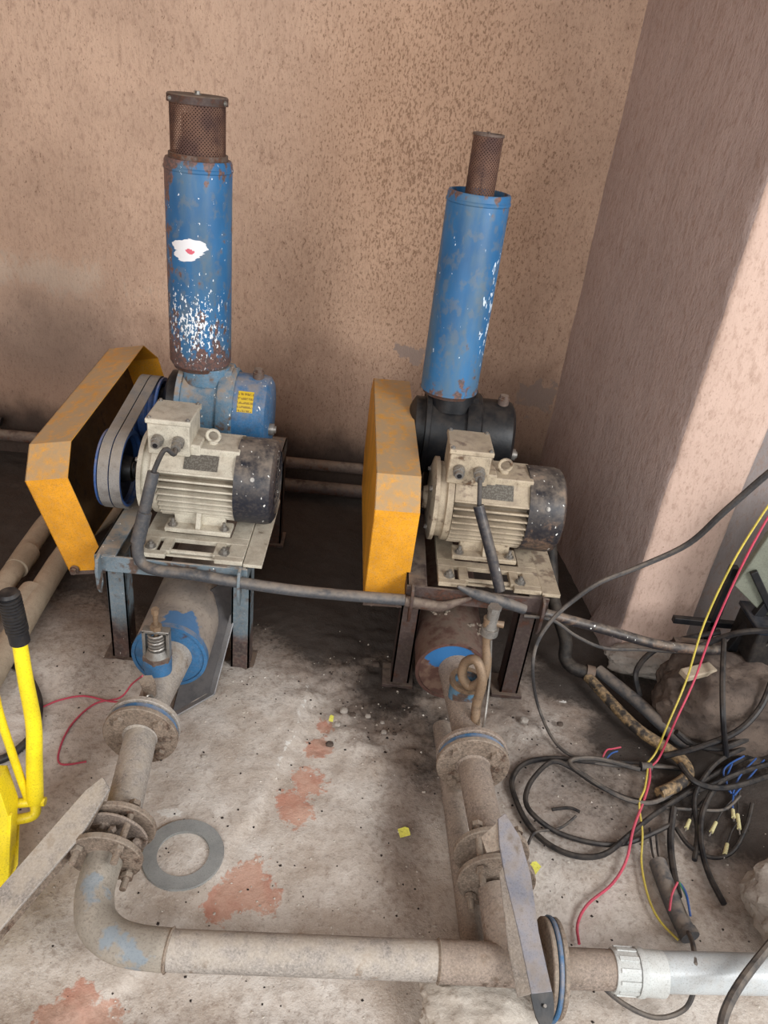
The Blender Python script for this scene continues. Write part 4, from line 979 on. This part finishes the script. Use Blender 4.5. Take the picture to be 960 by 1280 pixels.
obj('handle', MB().tube([(1.20, 1.722, .30), (1.202, 1.712, .325), (1.215, 1.712, .325), (1.213, 1.722, .29)], .0022, 6, 3), 'galvanised', bxk)
tag(obj('wood_offcut', MB().box((-.06, -.018, 0), (.06, .018, .02), Matrix.Translation((1.0, 1.66, .225)) @ Euler((.1, .1, .5)).to_matrix().to_4x4()), 'old_pvc', bevel=.004), 'small pale wooden offcut lying on the brown boulder', 'wood')

# ---------------------------------------------------------------- cables and wires
def cable(name, pts, r, mat, label, cat='cable', group=None, n=8, k=6):
    return tag(obj(name, MB().tube(pts, r, n, k), mat), label, cat, group)
Z = atz; Yp = aty; G = 'loose black cables on the floor'
cable('cable', [Yp(985, 575, 1.62), Yp(960, 592, 1.65), Yp(905, 640, 1.665), Yp(860, 680, 1.70), Yp(800, 708, 1.70), Yp(750, 728, 1.665), Yp(715, 752, 1.66), Yp(690, 775, 1.63), Yp(671, 805, 1.60), Yp(666, 840, 1.57), Z(672, 880, .06), Z(690, 922, .012), Z(715, 945, .012), Z(760, 956, .014), Z(810, 958, .014), Z(850, 960, .014)],
      lambda s_: .0085 - .004 * min(1, max(0, (s_ - .12) * 2.0)), 'cable_grey', 'long cable sweeping down across the pillar face to the floor', group=None)
coil = [Z(860, 962, .012), Z(800, 955, .012), Z(740, 952, .014), Z(690, 948, .012), Z(655, 955, .012), Z(640, 975, .012), Z(645, 1000, .012), Z(660, 1030, .012), Z(685, 1055, .013), Z(720, 1070, .014), Z(755, 1068, .02), Z(785, 1045, .024), Z(815, 1020, .024), Z(860, 990, .024), Z(890, 970, .02), Z(925, 950, .014), Z(975, 935, .014)]
cable('cable', coil, .0072, 'black_rubber', 'outer loop of the coiled black cable on the floor', group=G)
coil = [Z(930, 962, .03), Z(880, 985, .03), Z(830, 1000, .012), Z(790, 1000, .012), Z(745, 980, .022), Z(715, 960, .024), Z(690, 952, .026), Z(665, 975, .026), Z(657, 1000, .026), Z(668, 1020, .026), Z(700, 1042, .013), Z(750, 1055, .013), Z(790, 1052, .012), Z(840, 1030, .022)]
cable('cable', coil, .0068, 'black_rubber', 'inner loop of the coiled black cable on the floor', group=G)
coil = [Z(860, 975, .04), Z(820, 1002, .026), Z(780, 998, .03), Z(735, 972, .034), Z(712, 952, .03), Z(745, 948, .028), Z(800, 962, .03)]
cable('cable', coil, .0062, 'cable_grey', 'dusty cable lying over the coil toward the bent conduit', group=G)
cable('cable', [Z(900, 1310, .22), Z(905, 1270, .22), Z(925, 1230, .21), Z(962, 1182, .20), Z(990, 1150, .18)], .009, 'cable_grey', 'grey cable crossing over the plastic pipe in the bottom right corner', group=None)
cable('cable', [Z(690, 1165, .10), Z(712, 1190, .09), Z(745, 1225, .06), Z(780, 1255, .04), Z(820, 1272, .035), Z(855, 1262, .05), Z(868, 1235, .11), Z(869, 1205, .172), Z(866, 1180, .12), Z(860, 1165, .035)], .0052, 'cable_grey', 'thin grey cable looping under and over the plastic pipe', group=None)
cable('cable', [Z(960, 955, .03), Z(905, 975, .03), Z(880, 1010, .03), Z(876, 1050, .02), Z(885, 1090, .012), Z(905, 1130, .012)], .0075, 'black_rubber', 'black cable curving down toward the large grey rock', group=G)
cable('cable', [Z(842, 1010, .03), Z(838, 1050, .016), Z(842, 1090, .014), Z(848, 1120, .03)], .009, 'black_rubber', 'short thick black cable entering the floor conduit', group=G)
cable('cable', [Z(905, 800, .30), Z(903, 850, .26), Z(904, 900, .20), Z(908, 945, .05)], .008, 'black_rubber', 'black cable hanging from the frame over the boulder', group=G)
cable('cable', [Yp(875, 808, 1.74), Yp(900, 798, 1.74), Yp(930, 790, 1.72), Yp(975, 788, 1.70)], .009, 'black_rubber', 'black cable running right from the sooty conduit end', group=G)
cable('cable', [Z(930, 935, .05), Z(900, 950, .05), Z(880, 972, .05), Z(868, 1000, .03), Z(872, 1040, .014), Z(868, 1075, .012)], .0065, 'black_rubber', 'black cable dropping out of the knot beside the lugs', group=G)
cable('cable', [Z(975, 905, .08), Z(930, 925, .08), Z(900, 935, .07), Z(865, 930, .06), Z(845, 915, .09)], .009, 'black_rubber', 'thick black cable at the top of the knot against the boulder', group=G)
cable('cable', [Z(985, 960, .02), Z(945, 975, .03), Z(905, 985, .04), Z(870, 978, .05), Z(850, 955, .05)], .008, 'black_rubber', 'black cable crossing the knot toward the bent conduit end', group=G)
cable('cable', [Z(965, 850, .25), Z(950, 885, .2), Z(920, 915, .14), Z(870, 935, .08), Z(830, 945, .03)], .0085, 'black_rubber', 'black cable draped across the brown boulder', group=G)
cable('cable', [Yp(655, 770, 1.665), Yp(690, 775, 1.66), Yp(720, 795, 1.66), Yp(755, 810, 1.665), Yp(800, 812, 1.7), Yp(850, 815, 1.75)], .0048, 'cable_grey', 'thin cable tied under the sooty conduit', group=G)
cable('cable', [Z(800, 870, .06), Z(795, 840, .12), Z(815, 815, .16), Z(850, 800, .2), Z(900, 790, .24)], .0085, 'black_rubber', 'black cable arching from conduit to the black frame', group=G)
cable('cable', [Z(690, 1012, .01), Z(712, 1010, .012), Z(725, 1015, .012)], .004, 'black_rubber', 'frayed cable stub inside the coil', group=G)
cable('cable', [Z(720, 1020, .012), Z(700, 1035, .012), Z(670, 1040, .02), Z(660, 1055, .03)], .0035, 'cable_grey', 'thin stub cable reaching the right flange', group=G)
cable('cable', [Z(830, 1010, .025), Z(870, 1012, .02), Z(905, 1012, .015), Z(925, 995, .015)], .004, 'cable_grey', 'thin pale cable across the dark cable knot', group=G)
cable('cable', [Z(940, 1005, .012), Z(932, 1035, .012), Z(915, 1065, .012), Z(890, 1072, .012), Z(862, 1058, .012), Z(845, 1035, .012)], .0055, 'black_rubber', 'black cable loop around the white lugs', group=G)
for k, (a_, b_, c_) in enumerate((((820, 1040), (822, 1065), (828, 1090)), ((812, 1035), (816, 1068), (826, 1092)))):
    cable('cable', [Z(*a_, .014), Z(*b_, .014), Z(*c_, .02)], .0028, 'black_rubber', 'thin black %s core beside the floor conduit' % ('right', 'left')[k], group=G)
# conduit end with coloured cores
t = thing('floor_conduit', Z(845, 1125, 0), 'black corrugated conduit on the floor with coloured cores at its mouth', 'conduit')
obj('conduit', MB().tube([Z(822, 1078, .022), Z(832, 1105, .024), Z(846, 1140, .024), Z(860, 1168, .024)], .0205, 18, 5), 'dark_conduit', t)
obj('mouth', MB().cyl(Z(858, 1163, .026), Z(863, 1172, .026), .022, n=20), 'dark_conduit', t)
for nm, m_, ps in (('red_core', 'pink_wire', ((847, 1103, .05), (840, 1118, .05), (837, 1138, .05))), ('green_core', 'green_wire', ((849, 1103, .05), (858, 1120, .05), (862, 1140, .048))), ('blue_core', 'blue_wire', ((851, 1105, .05), (858, 1118, .052), (863, 1145, .048)))):
    obj(nm, MB().tube([Z(*q) for q in ps], .0028, 6, 4), m_, t)
# yellow and pink wires
pk = [Yp(985, 610, 1.60), Yp(958, 650, 1.60), Yp(925, 712, 1.60), Yp(890, 790, 1.60), Yp(868, 850, 1.58), Yp(845, 900, 1.52), Z(825, 945, .04), Z(815, 957, .03)]
cable('wire', pk, .0029, 'pink_wire', 'upper pink wire falling from the right edge to the cable knot', 'wire', 'pink wires')
yl = [Yp(985, 598, 1.595), Yp(955, 640, 1.595), Yp(915, 705, 1.595), Yp(880, 780, 1.60), Yp(858, 850, 1.58), Yp(835, 905, 1.52), Z(820, 940, .045), Z(808, 955, .03)]
cable('wire', yl, .0027, 'yellow_wire', 'upper yellow wire falling from the right edge to the cable knot', 'wire', 'yellow wires')
cable('wire', [Z(812, 958, .03), Z(812, 975, .03), Z(805, 1000, .025), Z(792, 1035, .035), Z(783, 1075, .012), Z(765, 1105, .012), Z(735, 1130, .012), Z(722, 1155, .012), Z(724, 1180, .012)], .0034, 'pink_wire', 'bright pink wire crossing the floor over the coiled cable', 'wire', 'pink wires')
cable('wire', [Z(810, 958, .03), Z(806, 985, .03), Z(799, 1005, .03), Z(803, 1040, .025), Z(802, 1080, .012), Z(810, 1120, .012), Z(824, 1150, .012), Z(848, 1175, .012)], .0027, 'yellow_wire', 'yellow wire crossing the floor to the conduit mouth', 'wire', 'yellow wires')
tag(obj('tape_band', MB().cyl(Z(801, 958, .026), Z(814, 959, .026), .0125, n=14), 'cable_grey'), 'grey tape band binding the wires to the cable', 'tape')
cable('wire', [Z(752, 950, .016), Z(758, 938, .02), Z(766, 936, .02), Z(776, 934, .02)], .0025, 'pink_wire', 'short bare red core at the cable end above the coil', 'wire', 'pink wires')
cable('wire', [Z(756, 951, .016), Z(764, 942, .02), Z(772, 939, .02)], .0025, 'blue_wire', 'short blue-tipped core at the cable end above the coil', 'wire')
cable('wire', [aty(178, 845, 1.48), atz(165, 855, .08), atz(150, 872, .03), atz(118, 880, .012), atz(90, 905, .012), atz(75, 935, .012), atz(76, 955, .012), atz(108, 952, .012)], .0026, 'pink_wire', 'pink wire curling on the floor left of the relief valve', 'wire', 'pink wires')
cable('wire', [atz(170, 876, .10), atz(140, 877, .03), atz(105, 870, .012), atz(75, 875, .012), atz(55, 883, .012), atz(45, 887, .012)], .0026, 'pink_wire', 'pink wire reaching left toward the yellow handle', 'wire', 'pink wires')
# blue wires with pale lugs
for k, (a_, b_, c_) in enumerate((((930, 945), (905, 962), (912, 990)), ((945, 948), (925, 970), (916, 992)), ((955, 950), (940, 968), (918, 994)), ((915, 955), (908, 975), (914, 992)))):
    cable('wire', [Z(*a_, .03), Z(*b_, .03), Z(*c_, .018)], .0026, 'blue_wire', ('leftmost', 'second from left', 'rightmost', 'shortest')[(0, 1, 2, 3)[k]] + ' thin blue wire of the bunch right of the cable knot', 'wire', 'blue wires in the bunch')
for k, (a_, b_, w2) in enumerate((((862, 1025), (858, 1035), 'leftmost of the lugs near the cable knot'), ((895, 1028), (889, 1040), 'second lug from the left near the cable knot'), ((916, 1012), (917, 1022), 'lug directly below the blue wires'), ((922, 1018), (924, 1036), 'long lug right of the blue wires'), ((909, 1055), (906, 1068), 'lowest and widest lug, nearest the large grey rock'))):
    t = thing('wire_lug', Z(*a_, .012), 'pale ' + w2, 'lug', 'pale crimp lugs on wire ends')
    a3, b3 = Z(*a_, .014), Z(*b_, .014)
    obj('sleeve', MB().cyl(a3, b3, .0045, .0055, 10), 'pale_lug', t)
    obj('tongue', MB().cyl(b3, b3 + (b3 - a3) * .4, .0022, n=8), 'galvanised', t)
    obj('lead', MB().tube([a3, a3 + (a3 - b3) + V((.01, .01, 0)), a3 + (a3 - b3) * 2 + V((.03, .02, .0))], .0025, 6, 4), 'black_rubber', t)
cable('wire', [Z(917, 992, .016), Z(916, 1002, .014), Z(916, 1012, .014)], .0028, 'blue_wire', 'short blue lead between the bunch and its lug', 'wire')

# ---------------------------------------------------------------- yellow hand pump at the left edge
hp = thing('hand_jack', (-.69, 1.03, 0), 'bright yellow lever jack with black ribbed grip at the left edge', 'jack')
YH = 1.12
h = [aty(24, 800, YH), aty(32, 850, YH), aty(42, 905, YH), aty(43, 950, YH), aty(44, 1000, YH)]
obj('lever', MB().tube(h, lambda s_: .0135 + .004 * s_, 20, 6), 'yellow_paint', hp)
g0, g1 = aty(10, 740, YH), aty(25, 802, YH); d = (g1 - g0)
M = Matrix.Translation(g1) @ (-d).to_track_quat('Z', 'Y').to_matrix().to_4x4(); Lg = d.length
pr = [(0, 0), (.0185, 0), (.0185, Lg * .22)]
for k in range(11):
    z0 = Lg * (.24 + k * .062); pr += [(.0205, z0), (.0205, z0 + Lg * .035), (.0175, z0 + Lg * .04), (.0175, z0 + Lg * .058)]
pr += [(.020, Lg * .95), (.016, Lg), (0, Lg)]
obj('grip', MB().lathe(pr, M, 24), 'black_rubber', hp)
obj('link_rod', MB().tube([aty(-8, 860, YH - .02), aty(0, 895, YH - .02), aty(18, 950, YH - .01), aty(36, 1002, YH)], .0085, 14, 4), 'yellow_paint', hp)
q = aty(44, 1001, YH)
obj('pivot_pin', MB().cyl(q + V((-.035, -.01, 0)), q + V((.012, .0, 0)), .0105, n=16).hexn(q + V((.010, 0, 0)), (1, 0, 0), .010, .012), 'yellow_paint', hp)
obj('fork_arm', MB().tube([aty(44, 1004, YH), aty(44, 1016, YH - .01), aty(34, 1022, YH - .02), aty(5, 1026, YH - .03), aty(-20, 1028, YH - .03)], .0115, 14, 4), 'yellow_paint', hp)
a0, a1 = aty(-2, 1000, 1.08), atz(3, 1120, .004)
mb = MB()
mb.prism([aty(-40, 980, 1.08), aty(-4, 980, 1.08), aty(10, 1020, 1.06), atz(6, 1120, .004), atz(-60, 1110, .004)], (.0, .05, 0))
mb.prism([aty(10, 1020, 1.06), aty(14, 1020, 1.06), atz(10, 1117, .004), atz(3, 1121, .004)], (0, .01, 0))
mb.prism([aty(8, 1025, 1.06), aty(22, 1030, 1.10), aty(23, 1040, 1.10), aty(10, 1045, 1.06)], (0, .004, 0))
mb.prism([aty(19, 1030, 1.10), aty(24, 1032, 1.10), atz(22, 1082, .05), atz(17, 1088, .04)], (0, .004, 0))
mb.prism([atz(17, 1085, .04), atz(22, 1080, .05), atz(8, 1119, .004), atz(2, 1115, .01)], (0, .004, 0))
obj('side_frame', mb, 'yellow_paint', hp, bevel=.002)
obj('stub_axle', MB().cyl(aty(0, 1068, 1.12), aty(21, 1070, 1.10), .010, n=14), 'black_rubber', hp)
cable('hose_loop', [Z(-40, 822, .03), Z(0, 826, .02), Z(28, 838, .02), Z(44, 862, .02), Z(49, 885, .02), Z(42, 915, .02), Z(25, 935, .02), Z(0, 950, .02), Z(-40, 958, .02)], .0105, 'black_rubber', 'black hose loop lying behind the yellow lever', 'hose', n=12)
# small stones and grit
PEB = ['grey-brown chip beside the white smear above the gasket ring', 'pale left chip of two below the rusty stand foot', 'brown right chip of two below the rusty stand foot', 'largest brown lump just right of the yellow scrap in the rubble',
       'pale flat chip touching the brown lump in the rubble', 'brown chip above the pale pair in the rubble', 'pale stone lump beside the black grip at left', 'brown chip on bare floor right of the left flange',
       'brown crumb on the upper red floor patch', 'pale chip just above the red floor patch', 'brown chip nearest the left foot of the rusty stand', 'pale chip in the middle of the rubble', 'brown crumb below the gasket ring', 'tiny pale chip under the rusty tank',
       'brown chip between the right flange and the coiled cable', 'pale stone chip right of the curled brass tube', 'brown lump left of the rusty stand foot plate']
for k, (px, py, s_) in enumerate(((183, 1030, .006), (480, 915, .008), (493, 917, .006), (430, 888, .011), (441, 893, .008), (478, 903, .006), (32, 782, .011), (255, 945, .006), (412, 930, .01), (422, 905, .009), (505, 882, .007), (460, 895, .008), (225, 1115, .006), (510, 800, .006), (700, 905, .009), (655, 900, .012), (470, 830, .012))):
    c = Z(px, py, .008); rock('pebble', (c.x, c.y, .008), (s_, s_ * .8, s_ * .6), 'stone_grey' if k % 2 else 'stone_brown', PEB[k] + ', on the dusty floor', k + .5, 'pebble')['group'] = 'stone chips scattered on the floor'

# grit and crumbs nobody could count, swept against the pipes and spread between the stands
def grit(name, mat, n, seed, spots, size, label):
    rg = random.Random(seed); fl = bpy.data.objects['floor'].data; nx = int(4.4 / .011) + 1
    vs, fs = [], []
    for _ in range(n):
        cx, cy, sx, sy = rg.choice(spots); x = rg.gauss(cx, sx); y = rg.gauss(cy, sy)
        if not (-1.5 < x < 1.4 and .5 < y < 2.0): continue
        i = round((x + 2.2) / 4.4 * (nx - 1)); j = round((y + .4) / 3.45 * int(3.45 / .011)); z = fl.vertices[j * nx + i].co.z
        s_ = size * rg.uniform(.4, 1.) ** 2 * 1.6; a = rg.random() * 6.28; k = len(vs)
        for q in range(4): vs.append((x + s_ * math.cos(a + q * 1.57) * rg.uniform(.6, 1.3), y + s_ * math.sin(a + q * 1.57) * rg.uniform(.6, 1.3), z - s_ * .2))
        vs.append((x, y, z + s_ * rg.uniform(.4, .9))); fs += [(k, k + 1, k + 4), (k + 1, k + 2, k + 4), (k + 2, k + 3, k + 4), (k + 3, k, k + 4)]
    me = bpy.data.meshes.new(name); me.from_pydata(vs, [], fs); me.materials.append(MAT[mat])
    o = bpy.data.objects.new(name, me); COL.objects.link(o); o['kind'] = 'stuff'; o['label'] = label; o['category'] = 'grit'
wide = [(0, 1.2, .5, .35), (.0, .85, .5, .2), (.1, 1.65, .2, .15), (.7, 1.2, .25, .25), (-.5, 1.5, .3, .3), (-.1, 1.05, .25, .2)]
grit('pale_grit', 'stone_pale', 900, 5, wide, .0034, 'pale plaster crumbs strewn over the whole floor')
grit('dark_grit', 'stone_sooty', 700, 6, wide + [(.15, 1.65, .15, .12), (.6, 1.5, .12, .12), (.05, .6, .5, .08)], .0036, 'dark crumbs strewn over the floor, thickest by the rusty stand')
